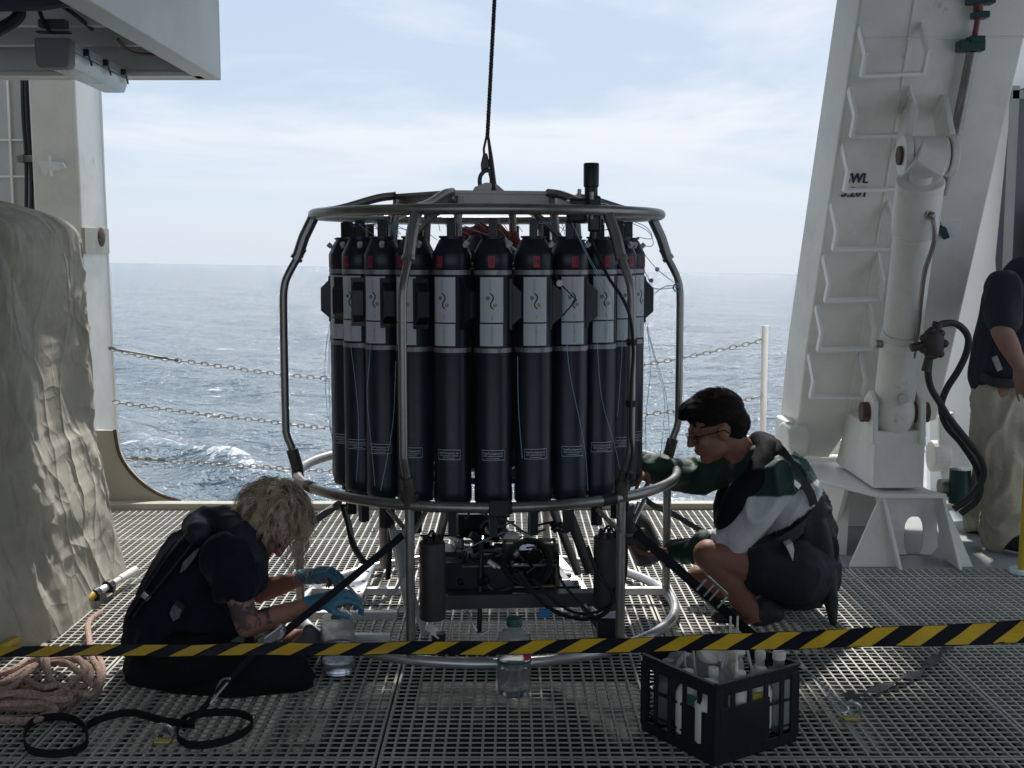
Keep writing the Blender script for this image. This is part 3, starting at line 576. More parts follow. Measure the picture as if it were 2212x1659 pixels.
t = thing('hydraulic_cylinder', 'white hydraulic cylinder standing between pedestal and gantry face', 'hydraulic cylinder', P(1935, 880, 5.95))
c0, c1_ = P(1931, 870, 5.95), P(1988, 395, 5.35)
dv = (c1_ - c0).normalized()
rc = 42.5 / 2600 * 5.95
def CPt(f): return c0.lerp(c1_, f)
b = MB(); b.cyl(CPt(.0), CPt(.36), rc * 1.0, 32); b.cyl(CPt(.36), CPt(.80), rc * .93, 32); b.cyl(CPt(.80), CPt(1.0), rc * 1.06, 32); b.cyl(CPt(.985), CPt(1.01), rc * 1.08, 32); b.build('barrel', WHITE, t, 35, .006)
b = MB(); b.cyl(CPt(1.0), CPt(1.035), rc * .5, 24); b.build('rod', WHITE, t)
eye = P(2004, 336, 5.42); hx_ = Vector((1, -.05, .0)).normalized()
b = MB(); b.cyl(eye - hx_ * .078, eye + hx_ * .078, .086, 28); b.beam(eye, CPt(1.02), .14, .14, (0, 1, 0)); b.build('rod_eye', WHITE, t, 35, .008)
for s_ in (-1, 1):
    b = MB(); o1 = eye + hx_ * s_ * .10; up_ = FP(1968 if s_ < 0 else 2034, 222, .0)
    b.cyl(o1 - hx_ * .016, o1 + hx_ * .016, .094, 24); tp_ = Vector((up_.x, up_.y + .02, up_.z)); b.beam(o1 + Vector((0, .03, .03)), tp_, .036, .10, (0, -1, .2)); b.build('lug', WHITE, t, 0, .006)
b = MB(); b.cyl(eye - hx_ * .13, eye + hx_ * .13, .042, 20); b.build('pin', RUSTM, t)
b = MB(); low = P(1932, 890, 5.93); b.sphere(low, (.10, .11, .13), 20, 14); b.build('lower_eye', WHITE, t)
b = MB(); b.cyl(low - hx_ * .165, low + hx_ * .165, .05, 18); b.build('pin', RUSTM, t)
for s_ in (-1, 1):
    b = MB(); o1 = low + hx_ * s_ * .115; b.poly([o1 + Vector((-.014, -.09, -.15)), o1 + Vector((-.014, .09, -.15)), o1 + Vector((-.014, .08, .06)), o1 + Vector((-.014, .0, .11)), o1 + Vector((-.014, -.08, .06))], (.028, 0, 0)); b.build('clevis_plate', WHITE, t, 0, .006)
b = MB(); f1 = P(2003, 462, 5.36); b.cyl(f1 + Vector((-.05, .05, 0)), f1 + Vector((0, -.05, 0)), .026, 14); b.sphere(f1 + Vector((0, -.05, -.01)), .02); b.build('port_fitting', STEEL, t)
b = MB(); b.tube(spline([f1 + Vector((0, -.05, 0)), P(2018, 490, 5.3), P(2016, 530, 5.34), P(1998, 585, 5.4), P(1990, 640, 5.5), P(1984, 700, 5.6), P(1975, 760, 5.7), P(1965, 810, 5.78), P(1955, 862, 5.84)], 6), .011, 10); b.build('oil_pipe', STEEL, t)
b = MB(); b.cyl(P(1955, 862, 5.82) + Vector((.0, .03, 0)), P(1952, 862, 5.78), .024, 12); b.cyl(CPt(.295) - Vector((.13, .02, 0)), CPt(.295) - Vector((.10, .02, 0)), .02); b.build('port_plug', STEEL, t)
b = MB(); b.cyl(CPt(.30), CPt(.335), rc * 1.03, 32); b.build('band', WHITE2, t)

# pedestal
t = thing('pedestal', 'white welded pedestal with slotted base under the hydraulic cylinder', 'pedestal', (1.9, 5.95, 0))
yp = 5.86
A1, A2, A3, A4 = P(1890, 932, yp), P(2000, 930, yp), P(2001, 1055, yp), P(1890, 1055, yp)
w2 = A2.x; w1 = A1.x; ztop = A1.z; zm = A4.z
bk = [P(1842, 911, 6.5), P(1798, 1011, 6.5)]
b = MB(); V = [A1, A2, Vector((w2, yp, zm)), Vector((w1, yp, zm)), Vector((bk[0].x - .0, 6.6, ztop)), Vector((w2, 6.6, ztop)), Vector((w2, 6.6, zm)), Vector((bk[0].x - .06, 6.6, zm))]
b.add(V, [(0, 3, 2, 1), (4, 5, 6, 7), (0, 1, 5, 4), (3, 7, 6, 2), (1, 2, 6, 5), (0, 4, 7, 3)]); b.build('upper_box', WHITE, t, 0, .008)
B1, B2 = P(1898, 1078, 5.80), P(2044, 1075, 5.80); zp = B1.z + .005
b = MB(); b.poly([(B1.x, 5.79, zp), (B2.x, 5.79, zp), (w2 + .04, 5.9, zp), (w2 + .04, 6.7, zp), (w1 - .42, 6.7, zp), (w1 - .22, 6.25, zp)], (0, 0, .022)); b.build('top_plate', WHITE2, t, 0, .004)
zf = -.0; yF = 5.615
fl0, fl1, fr1, fr0 = G(1830, 1221), G(1936, 1224), G(2068, 1227), G(2106, 1228)
def V2(p, y, z_): return Vector((p.x, y, z_))
T0, T1, T2, T3 = Vector((B1.x + .01, 5.81, zp)), Vector((P(1908, 1080, 5.81).x, 5.81, zp)), Vector((P(2036, 1080, 5.81).x, 5.81, zp)), Vector((B2.x - .01, 5.81, zp))
b = MB(); b.poly([T0, V2(fl0, yF, .002), V2(fl1, yF, .002), T1 + Vector((.0, 0, 0))], (0, .02, 0)); b.build('left_gusset', WHITE, t, 0, .003)
b = MB(); b.poly([T3, V2(fr0, yF, .002), V2(fr1, yF, .002), T2], (0, .02, 0)); b.build('right_gusset', WHITE, t, 0, .003)
for a_, b_ in ((T1, V2(fl1, yF, .002)), (T2, V2(fr1, yF, .002))):
    b = MB(); b.poly([a_ + Vector((-.008, -.02, 0)), b_ + Vector((-.008, -.06, 0)), b_ + Vector((-.008, .16, 0)), a_ + Vector((-.008, .12, 0))], (.016, 0, 0)); b.build('stiffener', WHITE2, t, 0, .003)
# recessed centre plate with a rounded slot: ring of quads round the hole
yR = 5.90; cxp = (T1.x + T2.x) / 2 + .0; hc = P(1971, 1156, yR)
outl = [Vector((T1.x, yR - .0, zp)), Vector((T2.x, yR, zp)), Vector((fr1.x, yR - .04, .0)), Vector((fl1.x, yR - .04, .0))]
hole = []
for i in range(16):
    a_ = 2 * math.pi * (i + .5) / 16 + math.pi * .75; a_ = math.pi * .75 - 2 * math.pi * (i + .5) / 16; s_ = math.sin(a_); hole.append(Vector((hc.x + .05 * math.copysign(abs(math.cos(a_)) ** .7, math.cos(a_)), yR - .02, hc.z + .10 * math.copysign(abs(s_) ** .8, s_))))
ob = []
for i in range(16):
    k = (i + .5) / 4; e_ = int(k) % 4; ob.append(outl[e_].lerp(outl[(e_ + 1) % 4], k - int(k)))
b = MB()
V = ob + hole + [v + Vector((0, .015, 0)) for v in ob] + [v + Vector((0, .015, 0)) for v in hole]; n = 16
b.add(V, [(i, (i + 1) % n, n + (i + 1) % n, n + i) for i in range(n)] + [(2 * n + i, 3 * n + i, 3 * n + (i + 1) % n, 2 * n + (i + 1) % n) for i in range(n)] + [(n + i, n + (i + 1) % n, 3 * n + (i + 1) % n, 3 * n + i) for i in range(n)]); b.build('slotted_plate', WHITE, t, 0)
b = MB(); b.box((cxp, 6.5, .15), (.36, .02, .3)); b.poly([(w1 - .10, 6.0, .3), (w1 - .42, 6.6, .3), (w1 - .46, 6.6, .0), (w1 - .17, 6.0, .0)], (.02, 0, 0)); b.build('side_plate', WHITE, t, 0)
b = MB(); b.poly([P(1838, 1048, 6.1), P(1776, 1150, 6.4), G(1790, 1195)+Vector((0,0,0)), G(1828, 1200)], (.0, .02, 0)); b.build('rear_gusset', WHITE, t, 0)
t = thing('support_pipe', 'white horizontal pipe and foot blocks behind the squatting man', 'pipe', (1.7, 6.8, .3))
b = MB(); b.cyl(P(1640, 1000, 6.85), P(1850, 998, 6.85), .045, 18); b.build('pipe', WHITE2, t)
b = MB(); b.box((1.95, 7.25, .12), (1.1, .1, .5)); b.poly([P(1720, 1035, 6.95), P(1815, 1035, 6.95), P(1850, 1180, 6.95), P(1700, 1150, 6.95)], (0, .05, 0)); b.build('base_wall', WHITE, t, 0, .01)
b = MB(); b.poly([P(2030, 900, 6.75), P(2060, 890, 6.75), P(2100, 1010, 6.75), P(2030, 1010, 6.75)], (0, .04, 0)); b.poly([P(2036, 1020, 6.7), P(2110, 1018, 6.7), P(2128, 1100, 6.7), P(2040, 1060, 6.7)], (0, .04, 0)); b.cyl(P(2010, 985, 6.8), P(2045, 985, 6.8), .09, 20); b.build('foot_bracket', WHITE, t, 0, .006)
b = MB(); b.cyl(P(2030, 1055, 6.3), P(2130, 1052, 6.3), .05, 16); b.build('grey_pipe', STEEL, t)
b = MB(); q = P(2073, 1050, 6.25); b.cyl(q + Vector((0, 0, -.09)), q + Vector((0, 0, .09)), .055, 14); tag(b.build('pipe_valve', TEAL), 'dark teal valve body on the grey pipe behind the pedestal', 'valve')

# walls behind, right
wb = MB(); a0, a1 = P(2068, 1100, 7.35), P(2158, 1100, 7.35)
wb.poly([P(2010, 1110, 7.5), P(2180, 1110, 7.5), P(2150, 560, 7.5), P(2186, 195, 7.5), P(2215, 190, 7.5), P(2220, -200, 7.5), P(2000, -200, 7.5)], (0, .06, 0))
tag(wb.build('white_bulkhead', WHITE2, None, 0), 'bright white bulkhead panel between gantry leg and doorway', 'bulkhead')
t = thing('doorway', 'dark doorway with grey door edge behind the standing man', 'doorway', (3.2, 7.2, 0))
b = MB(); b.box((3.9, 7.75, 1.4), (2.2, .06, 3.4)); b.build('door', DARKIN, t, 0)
b = MB(); b.box((P(2200, 205, 7.44).x + .6, 7.44, P(2200, 205, 7.44).z), (1.3, .05, .05)); b.box((P(2183, 400, 7.44).x, 7.44, 1.2), (.04, .05, 2.6)); b.build('frame', GREYPL, t, 0)
b = MB(); b.box((P(2215, 700, 7.6).x + .3, 7.6, .9), (.6, .04, 1.8)); b.build('locker_door', mat('dull_grey_locker', (.16, .17, .17), .5), t, 0)

# hose and junction
t = thing('control_valve', 'dark lumpy control valve on the cylinder with hoses looping down', 'valve', P(2012, 742, 5.6))
b = MB(); q = P(2015, 742, 5.55)
b.sphere(q, (.055, .045, .075), 14, 10)
for k in range(7):
    a_ = k * .9; b.sphere(q + Vector((.05 * math.cos(a_), -.01, .06 * math.sin(a_))), (.022, .02, .02), 8, 6)
b.cyl(q + Vector((-.1, 0, -.02)), q, .02); b.cyl(q, q + Vector((.02, 0, .1)), .022); b.cyl(q, q + Vector((-.03, 0, -.13)), .02); b.build('body', BROWNFIT, t)
for k, pts in enumerate(([(2018, 712), (2035, 700), (2066, 700), (2090, 725), (2088, 760), (2070, 800), (2045, 840), (2033, 880), (2045, 920), (2075, 955), (2105, 1000), (2118, 1040), (2110, 1080), (2075, 1110)],
                         [(2008, 775), (2005, 810), (2012, 840), (2030, 870), (2052, 905), (2088, 950), (2118, 990), (2124, 1030), (2100, 1070), (2060, 1100)])):
    b = MB(); b.tube(spline([P(x, y, 5.55 + .02 * i + .03 * k) for i, (x, y) in enumerate(pts)], 7), .0165, 10); b.build('hose', BLACKR, t)

# yellow post, far right
t = thing('barrier_post', 'yellow barrier post standing at the grating edge near the man', 'post', G(2206, 1240))
q = G(2208, 1238); b = MB(); b.cyl(q, (q.x + .012, q.y, P(2208, 862, q.y).z), .021, 16); b.build('post', YELLOW, t)
b = MB(); b.cyl(q + Vector((0, 0, .003)), q + Vector((0, 0, .02)), .06, 20); b.build('base', LIGHTB, t)
b = MB(); zz1 = P(2208, 862, q.y).z; b.cyl((q.x + .012, q.y, zz1), (q.x + .012, q.y, zz1 + .05), .024, 14); b.build('cap', BLACKP, t)
# ------------------------------------------------------------------ water sampler: frame, bottles, instruments
RSC, RW = .9629, .952
XC, YC = (1053.5 - 1099) / F * 4.97, 4.93
def zm(z): return z if z < .12 else (1.48 - (1.48 - z) * RSC if z > .5 else .12 + (z - .12) * (1.48 - .98 * RSC - .12) / .38)
def PR(px, py, d): return P(px, py, d * RSC)
CC = Vector((XC, YC, 0))
def D(phi, r, z=0.): a = R_(phi); return CC + Vector((r * RW * math.sin(a), -r * RW * math.cos(a), zm(z)))
ros = thing('water_sampler', 'large round steel sampling frame ringed with dark grey water bottles, hanging from wire', 'water sampler', (XC, YC, 0))
b = MB(); torus(b, CC, .699, .0195, zm(1.648), 96, 12); b.build('top_ring', STEEL, ros)
b = MB(); torus(b, CC, .778, .0195, .600, 96, 12); b.build('middle_ring', STEEL, ros)
b = MB(); torus(b, CC, .778, .0205, .036, 96, 12); b.build('bottom_ring', mat('pale_steel_tube', (.62, .62, .60), .32, .7, var=.15, vs=9), ros)  # bottom ring in a paler steel than the other rings
LEG = [-80, -20, 40, 100, 160, 220]
for p in LEG:
    b = MB(); b.tube([D(p, .835, 1.38), D(p, .858, 1.30)] and spline([D(p, .775, 1.51), D(p, .835, 1.41), D(p, .858, 1.34), D(p, .862, 1.2), D(p, .862, .80), D(p, .858, .735), D(p, .84, .685), D(p, .825, .63)], 5), .0155, 12)
    lg = b.build('leg', STEEL, ros)
    b = MB(); b.tube([D(p, .732, 1.635), D(p, .772, 1.555), D(p, .80, 1.475)], .022, 10); b.cyl(D(p, .80, 1.475), D(p, .808, 1.462), .025, 10); b.build('upper_socket', STEEL, lg)
    b = MB(); b.tube([D(p, .838, .675), D(p, .818, .60), D(p, .815, .555)], .024, 10); b.cyl(D(p - 2.4, .82, .60), D(p + 2.4, .82, .60), .010, 8); b.build('lower_socket', mat('brown_grey_joint', (.10, .085, .075), .55, .4, var=.35, vs=25), lg)
    b = MB(); b.cyl(D(p, .815, .555), D(p, .815, .04), .0175, 12); b.build('foot_tube', STEEL, lg)
for p in (LEG[2],):
    for z in (1.16, .93, .655): b = MB(); b.cyl(D(p, .862, z - .012), D(p, .862, z + .012), .020, 12); b.build('tape_wrap', BLACKR, ros)
for p, r_, z in ((-60, .817, .566), (5, .817, .566), (35, .817, .566)):
    q0, q1 = D(p - 2.2, r_, z), D(p + 2.2, r_, z); b = MB(); b.cyl(q0, q1, .0225 if p != 5 else .024, 12); b.build('tape_wrap', BLACKR, ros)
b = MB(); q0, q1 = D(1, .817, .566), D(7, .817, .566); b.box((q0 + q1) / 2, (.075, .05, .062)); b.build('ring_clamp', BLACKP, ros, 0, .006)
# top hub
hv = [D(p, .388, 1.727) for p in LEG]
b = MB()
for i in range(6): b.beam(hv[i], hv[(i + 1) % 6], .035, .012); b.beam(hv[i] + Vector((0, 0, -.03)), hv[(i + 1) % 6] + Vector((0, 0, -.03)), .008, .055)
b.build('hub_frame', STEEL, ros, 20)
for i, p in enumerate(LEG):
    b = MB(); b.tube(spline([hv[i], D(p, .47, 1.715), D(p, .62, 1.672), D(p, .730, 1.655)], 4), .0165, 10); b.build('roof_strut', STEEL, ros)
    b = MB(); b.tube(spline([D(p + 4, .385, 1.71), D(p + 4, .40, 1.60), D(p + 4, .41, 1.46), D(p + 4, .42, 1.2)], 4), .017, 10); b.build('inner_post', STEEL, ros)
for p in (10, 130, 250):
    b = MB(); b.beam(D(p, .34, 1.70), D(p + 180, .34, 1.70), .04, .02); b.build('hub_bar', STEEL, ros, 20)
b = MB(); q = CC + Vector((0, 0, zm(1.725))); b.poly([q + Vector(v) for v in ((-.085, -.01, -.02), (.085, -.01, -.02), (.075, -.01, .02), (.04, -.01, .05), (-.005, -.01, .058), (-.05, -.01, .04))], (0, .02, 0)); b.build('lifting_plate', STEEL, ros, 0)
b = MB(); b.tube(spline([D(-38, .44, 1.47), D(-33, .50, 1.56), D(-24, .42, 1.66), D(-18, .37, 1.70)], 5), .011, 8); b.build('inner_brace', STEEL, ros)
b = MB(); b.tube([D(28, .30, 1.70), D(40, .45, 1.56), D(44, .5, 1.45)], .012, 8); b.build('inner_brace', STEEL, ros)
b = MB(); b.lathe([(.10, .60), (.13, .62), (.13, 1.5), (.10, 1.52), (.07, 1.56)], CC, 24); b.build('trigger_pylon', PVC, ros)
for z, r_ in ((1.44, .47), (.60, .47)): b = MB(); torus(b, CC, r_ * RW, .012, zm(z), 60, 8); b.build('bottle_rack', STEEL, ros)
for z in (.60, 1.3):
    for p in (-50, 10, 70):
        b = MB(); b.beam(D(p, .47, z), D(p + 180, .47, z), .03, .02); b.build('rack_bar', STEEL, ros, 20)
# red wrapped hose/cloth behind the front bottles
b = MB(); pts = spline([PR(1000, 540, 5.45), PR(1010, 508, 5.45), PR(1045, 500, 5.45), PR(1090, 510, 5.43), PR(1118, 532, 5.40), PR(1122, 560, 5.4)], 6)
b.tube(pts, [.035 + .01 * math.sin(i * 1.3) for i in range(len(pts))], 12); tag(b.build('red_wrapping', REDC, ros), 'red cloth wrapping behind the bottle tops')
# sensor on the top ring
q = D(40, .76, 0); sx, sy = PR(1276, 440, 4.62).x, 4.60 * RSC
sen = MB(); z0, z1, z2 = PR(0, 405, 4.6).z, PR(0, 352, 4.6).z, PR(0, 428, 4.6).z
sen.lathe([(.0, z0 - .07), (.024, z0 - .07), (.024, z0), (.028, z0 + .005), (.0285, z1 - .004), (.026, z1), (0, z1)], (sx, sy, 0), 24, cap=False); so = sen.build('light_sensor', BLACKP, ros); tag(so, 'black upright cylinder sensor clamped on the top ring')
b = MB(); b.box((sx - .052, sy + .0, PR(0, 455, 4.6).z), (.075, .06, .09)); b.build('clamp_block', BLACKP, so, 0, .012)
b = MB(); b.box((sx + .012, sy, PR(0, 462, 4.6).z), (.045, .05, .13)); b.cyl((sx + .012, sy, PR(0, 485, 4.6).z), (sx + .005, sy, PR(0, 520, 4.6).z), .013, 10); b.build('clamp_body', BLACKP, so, 0, .008)
for dx, dz in ((-.045, .06), (-.085, .02), (.0, .05), (.0, -.02)): b = MB(); b.cyl((sx + dx, sy - .035, PR(0, 455, 4.6).z + dz - .01), (sx + dx, sy - .04, PR(0, 455, 4.6).z + dz + .016), .007, 8); b.build('bolt', STEELB, so)
b = MB(); b.tube(spline([(sx + .0, sy, PR(0, 515, 4.6).z), PR(1288, 545, 4.5), PR(1315, 600, 4.42), PR(1345, 645, 4.38), PR(1362, 690, 4.36), PR(1368, 760, 4.41), PR(1364, 830, 4.42), PR(1362, 930, 4.42), PR(1366, 985, 4.42), PR(1352, 1040, 4.42)], 6), .0062, 8); b.build('sensor_cable', BLACKR, so)

# bottles
RB, BR = .600, .0705
def cylwrap(V, r, ang, z, off=.0012): # (u, v) flat -> round a cylinder, u to the viewer's right; ang=0 faces the camera
    o_ = []
    for v in V: a = R_(ang) + v[0] / r; o_.append(((r + off) * math.sin(a), -(r + off) * math.cos(a), z + v[1]))
    return o_
def patch(mb, r, ang, z, w, h, m=0, off=.0008, n=10):
    V = [(w * (i / n - .5), y) for i in range(n + 1) for y in (-h / 2, h / 2)]
    mb.add(cylwrap(V, r, ang, z, off), [(2 * i, 2 * i + 2, 2 * i + 3, 2 * i + 1) for i in range(n)], m)
def stroke(mb, pts, wd, r, ang, z, m, off):
    V = []
    for i, (x, y) in enumerate(pts):
        a_ = pts[max(0, i - 1)]; c_ = pts[min(len(pts) - 1, i + 1)]; dx, dy = c_[0] - a_[0], c_[1] - a_[1]; l_ = math.hypot(dx, dy) + 1e-9; wv = wd / 2 * (1 if 0 < i < len(pts) - 1 else .5)
        V += [(x - dy / l_ * wv, y + dx / l_ * wv), (x + dy / l_ * wv, y - dx / l_ * wv)]
    mb.add(cylwrap(V, r, ang, z, off), [(2 * i, 2 * i + 1, 2 * i + 3, 2 * i + 2) for i in range(len(pts) - 1)], m)
SHARED = {}
def tm(s, size, bold, scx, r, ang, z, off, dx=0, dy=0, vert=False):
    V, Fc = textmesh(s, size, bold)
    if vert: V = [(-v[1] * scx, v[0], 0) for v in V]
    else: V = [(v[0] * scx, v[1], 0) for v in V]
    return cylwrap([(v[0] + dx, v[1] + dy) for v in V], r, ang, z, off), Fc
# meshes shared by all bottles, sticker angle 0 (turned by the object's rotation)
mb = MB(); r = BR
mb.lathe([(0, .538), (.055, .538), (r - .004, .542), (r, .55), (r + .0015, .553), (r + .0015, .60), (r, .603), (r, 1.43), (r + .002, 1.434), (r + .002, 1.485), (r - .001, 1.492), (.047, 1.538), (.0425, 1.541), (.0425, 1.545), (.048, 1.547), (.048, 1.553), (.0, 1.554)], (0, 0, 0), 36, cap=False)
SHARED['body'] = mb.mesh('bottle_body', PVC, 30)
mb = MB(); mb.box((0, 0, 1.585), (.030, .030, .066)); mb.cyl((.02, 0, 1.55), (.02, 0, 1.6), .003, 6); SHARED['stem'] = mb.mesh('upper_stem', BLACKP, 0)
mb = MB(); mb.cyl((0, 0, .555), (0, 0, .515), .04, 16); mb.box((0, 0, .47), (.032, .032, .10)); SHARED['low'] = mb.mesh('lower_valve', BLACKP, 30)
for k_, z in (('band1', 1.4175), ('band2', 1.128)):
    mb = MB(); mb.lathe([(r, z - .0085), (r + .0016, z - .0085), (r + .0016, z + .0085), (r, z + .0085)], (0, 0, 0), 36, cap=False); mb.box((.0, r + .004, z), (.02, .012, .012)); SHARED[k_] = mb.mesh('steel_band', mat('steel_band', (.30, .28, .29), .45, .5, var=.55, vs=45, stretch=(1, 1, .05)), 30)
mb = MB()
patch(mb, r, 0, 1.3165, .090, .168); sp = []
for i in range(17):
    t_ = i / 16; sp.append((.0085 * math.sin(t_ * 2 * math.pi) * .95 + (.5 - t_) * -.012 - .0, .030 - .060 * t_))
cz = 1.311
stroke(mb, [(x + .002, y) for x, y in sp], .0052, r, 0, cz, 1, .0018)
for (dx, dy, m) in ((-.0125, .012, 2), (.0135, -.0145, 3)):
    V = [(dx, dy)] + [(dx + .0078 * math.cos(a * math.pi / 8), dy + .0078 * math.sin(a * math.pi / 8)) for a in range(16)]
    mb.add(cylwrap(V, r, 0, cz, .0016), [(0, 1 + i, 1 + (i + 1) % 16) for i in range(16)], m)
V_, F_ = tm('SCIENTIFIC', .0105, .0002, 1, r, 0, 1.366, .0018, dx=-.004, vert=True); mb.add(V_, F_, 4)
V_, F_ = tm('INC', .010, .0002, 1, r, 0, 1.252, .0018, dx=.004, vert=True); mb.add(V_, F_, 4)
SHARED['sticker'] = mb.mesh('upper_sticker', [STICKER, INK, LOGOG, LOGOY, INKG], 0)
mb = MB(); patch(mb, r, 0, 1.186, .090, .082); V_, F_ = tm('INSTRUMENTS', .0105, .0002, 1, r, 0, 1.186, .0018, dx=.004, vert=True); mb.add(V_, F_, 1); SHARED['sticker2'] = mb.mesh('lower_sticker', [STICKER, INKG], 0)
mb = MB(); zL = .735; patch(mb, r, 0, zL, .088, .040, 0, .0006)
for y in (-.0185, .0185): patch(mb, r, 0, zL + y, .088, .0022, 1, .0012)
for x in (-.0435, .0435): stroke(mb, [(x, -.0185), (x, .0185)], .0022, r, 0, zL, 1, .0012)
for s_, sz, dy, sx_ in (('OceanTest Equipment, Inc.', .0112, .0070, .62), ('FORT LAUDERDALE, FLORIDA USA', .0058, -.0035, .80), ('www.oceantestequip.com', .0052, -.0115, .85)):
    V_, F_ = tm(s_, sz, .00025, sx_, r, 0, zL, .0016, dy=dy); mb.add(V_, F_, 1)
SHARED['label'] = mb.mesh('maker_label', [LABELB, LABELW], 0)
mb = MB(); hx = [(-.02, 1.235), (-.02, 1.36), (.0, 1.385), (.034, 1.385), (.034, 1.21), (.0, 1.21)]
mb.poly([(-.022, -(r + .001 + (.042 if 0 < i < 3 or i == 0 else 0)), z) for i, (x, z) in enumerate([(0, 1.24), (0, 1.345), (0, 1.345), (1, 1.385), (1, 1.205)])], (.044, 0, 0)) if False else None
yy0, yy1 = -(r - .004), -(r + .036)
mb.poly([(-.021, yy0, 1.215), (-.021, yy1, 1.250), (-.021, yy1, 1.345), (-.021, yy0, 1.385)], (.042, 0, 0)); mb.box((0, yy0 + .0, 1.30), (.058, .014, .19)); SHARED['block'] = mb.mesh('mounting_block', BLACKP, 0)
mb = MB(); q0 = Vector((0, -.058, 1.512)); nn = Vector((0, -.7, .7)); mb.cyl(q0, q0 + nn * .008, .006, 8); mb.cyl(q0 + nn * .006, q0 + nn * .024, .0105, 14); SHARED['knob'] = mb.mesh('vent_knob', KNOB, 30)
NUM = {}
def num_mesh(s):
    if s not in NUM:
        mb = MB(); patch(mb, r + .002, 0, 1.457, .024, .042, 0, .0006); V_, F_ = tm(s, .036, .0006, .55, r + .002, 0, 1.457, .0014, vert=False); mb.add(V_, F_, 1); NUM[s] = mb.mesh('number_label', [REDN, INK], 0)
        for v in NUM[s].vertices: v.co.z = zm(v.co.z)
    return NUM[s]
for me_ in SHARED.values():
    for v in me_.vertices: v.co.z = zm(v.co.z)
def child(name, me, parent, rz=0):
    o = bpy.data.objects.new(name, me); COL.objects.link(o); o.parent = parent; o.rotation_euler = (0, 0, rz); return o
stick = {0: -4, 1: 5, -1: -24, 2: 9, -2: -27, 3: 17, -3: -24, 4: 30, -4: -30, 5: 45, -5: -42}
for k in range(-11, 13):
    ph = 3 + 15 * k; n = 15 - k; n = (n - 1) % 24 + 1
    c_ = D(ph, RB)
    body = bpy.data.objects.new('sample_bottle', SHARED['body']); COL.objects.link(body); body.parent = ros; body.location = Vector((c_.x, c_.y, 0)) - ros.location; body.scale = (.972, .972, 1)
    body['label'] = 'dark grey sample bottle numbered %d' % n
    s_ = stick.get(k, ph * .9 if abs(k) < 9 else ph)
    # +z rotation turns a camera-facing point to the right (angle measured from -Y towards +X)
    j = random.uniform(-2, 2)
    child('upper_stem', SHARED['stem'], body, R_(s_ * .5)); child('lower_valve', SHARED['low'], body, R_(ph))
    child('steel_band', SHARED['band1'], body, R_(s_)); child('steel_band', SHARED['band2'], body, R_(s_))
    child('upper_sticker', SHARED['sticker'], body, R_(s_)); child('lower_sticker', SHARED['sticker2'], body, R_(s_ + .5 * j))
    child('maker_label', SHARED['label'], body, R_(s_ * .55 + 5 + j))
    ba = {0: 86, 1: 82, -1: 52, 2: 84, -2: 24, 3: -70, -3: 20, 4: -40, -4: 0, 5: 95, -5: -18}.get(k, ph)
    child('mounting_block', SHARED['block'], body, R_(ba))
    ka = {0: 62, 1: 78, -1: 52, 2: 84, -2: 20, 3: 84, -3: 4, 4: 40, -4: 6, 5: 20, -5: -10}.get(k, ph)
    child('vent_knob', SHARED['knob'], body, R_(ka))
    child('number_label', num_mesh(str(n)), body, R_(s_ * 1.35 - (3 if k < 0 else -2)))

# trigger lines (thin pale blue lanyards)
def line(pts, r_=.0012, m=BLUEL, nm='lanyard', par=None):
    b = MB(); b.tube(spline(pts, 6), r_, 5); return b.build(nm, m, par or ros)
rr = random.Random(5)
for k in range(-6, 7):
    ph = 3 + 15 * k; q = D(ph, RB, 1.60)
    for j in range(3):
        tgt = D(ph + rr.uniform(8, 20), RB - rr.uniform(-.03, .18), 1.55 + rr.uniform(-.01, .04)); mid = (q + tgt) / 2 + Vector((rr.uniform(-.04, .04), rr.uniform(-.03, .03), rr.uniform(.0, .04)))
        line([q + Vector((.017, 0, .0)), mid, tgt])
for j in range(4): line([D(-57, RB, 1.6), D(-52, RB - .05, 1.635 - .01 * j), D(-44, RB - .04, 1.625), D(-38 + j, RB - .03, 1.56)])
for (pts) in ([(1240, 490), (1262, 540), (1300, 620), (1312, 690), (1310, 735)], [(1235, 480), (1275, 560), (1320, 640), (1322, 700)], [(1118, 770), (1120, 880), (1128, 990)],
              [(1222, 690), (1230, 800), (1262, 960), (1270, 1060)], [(1290, 740), (1300, 860), (1330, 970), (1345, 1050)], [(1346, 720), (1340, 820), (1334, 900)],
              [(712, 700), (702, 780), (706, 880), (720, 960), (728, 1010)], [(716, 700), (711, 760), (713, 900), (722, 980)],
              [(803, 700), (798, 780), (793, 860), (802, 960), (810, 1050)], [(757, 745), (768, 830), (775, 930), (770, 1040)], [(855, 780), (850, 900), (838, 980), (822, 1060)],
              [(1395, 690), (1412, 760), (1438, 850), (1448, 960)], [(1393, 695), (1418, 790), (1436, 870), (1426, 990)], [(1398, 700), (1405, 800), (1395, 900), (1395, 980)]):
    dd = 4.40 if 850 < pts[0][0] < 1250 else (4.5 if 740 < pts[0][0] < 1350 else 4.95)
    line([PR(x, y, dd) for x, y in pts], .0010)
for pts in ([(1350, 480), (1378, 560), (1408, 620), (1470, 620)], [(1385, 540), (1420, 582), (1468, 618)], [(1352, 476), (1400, 500), (1410, 530), (1380, 530)], [(1372, 560), (1400, 600), (1408, 650), (1392, 690)], [(1345, 470), (1395, 490), (1408, 515), (1375, 512)], [(1392, 690), (1410, 640), (1440, 618), (1470, 620)]):
    line([PR(x, y, 5.1) for x, y in pts], .0015)
b = MB(); b.sphere(PR(1420, 582, 5.1), .0095, 10, 8); b.build('bead', KNOB, ros)
b = MB(); b.sphere(PR(1407, 606, 5.1), .0095, 10, 8); b.build('bead', mat('pink_bead', (.55, .35, .33), .5), ros)
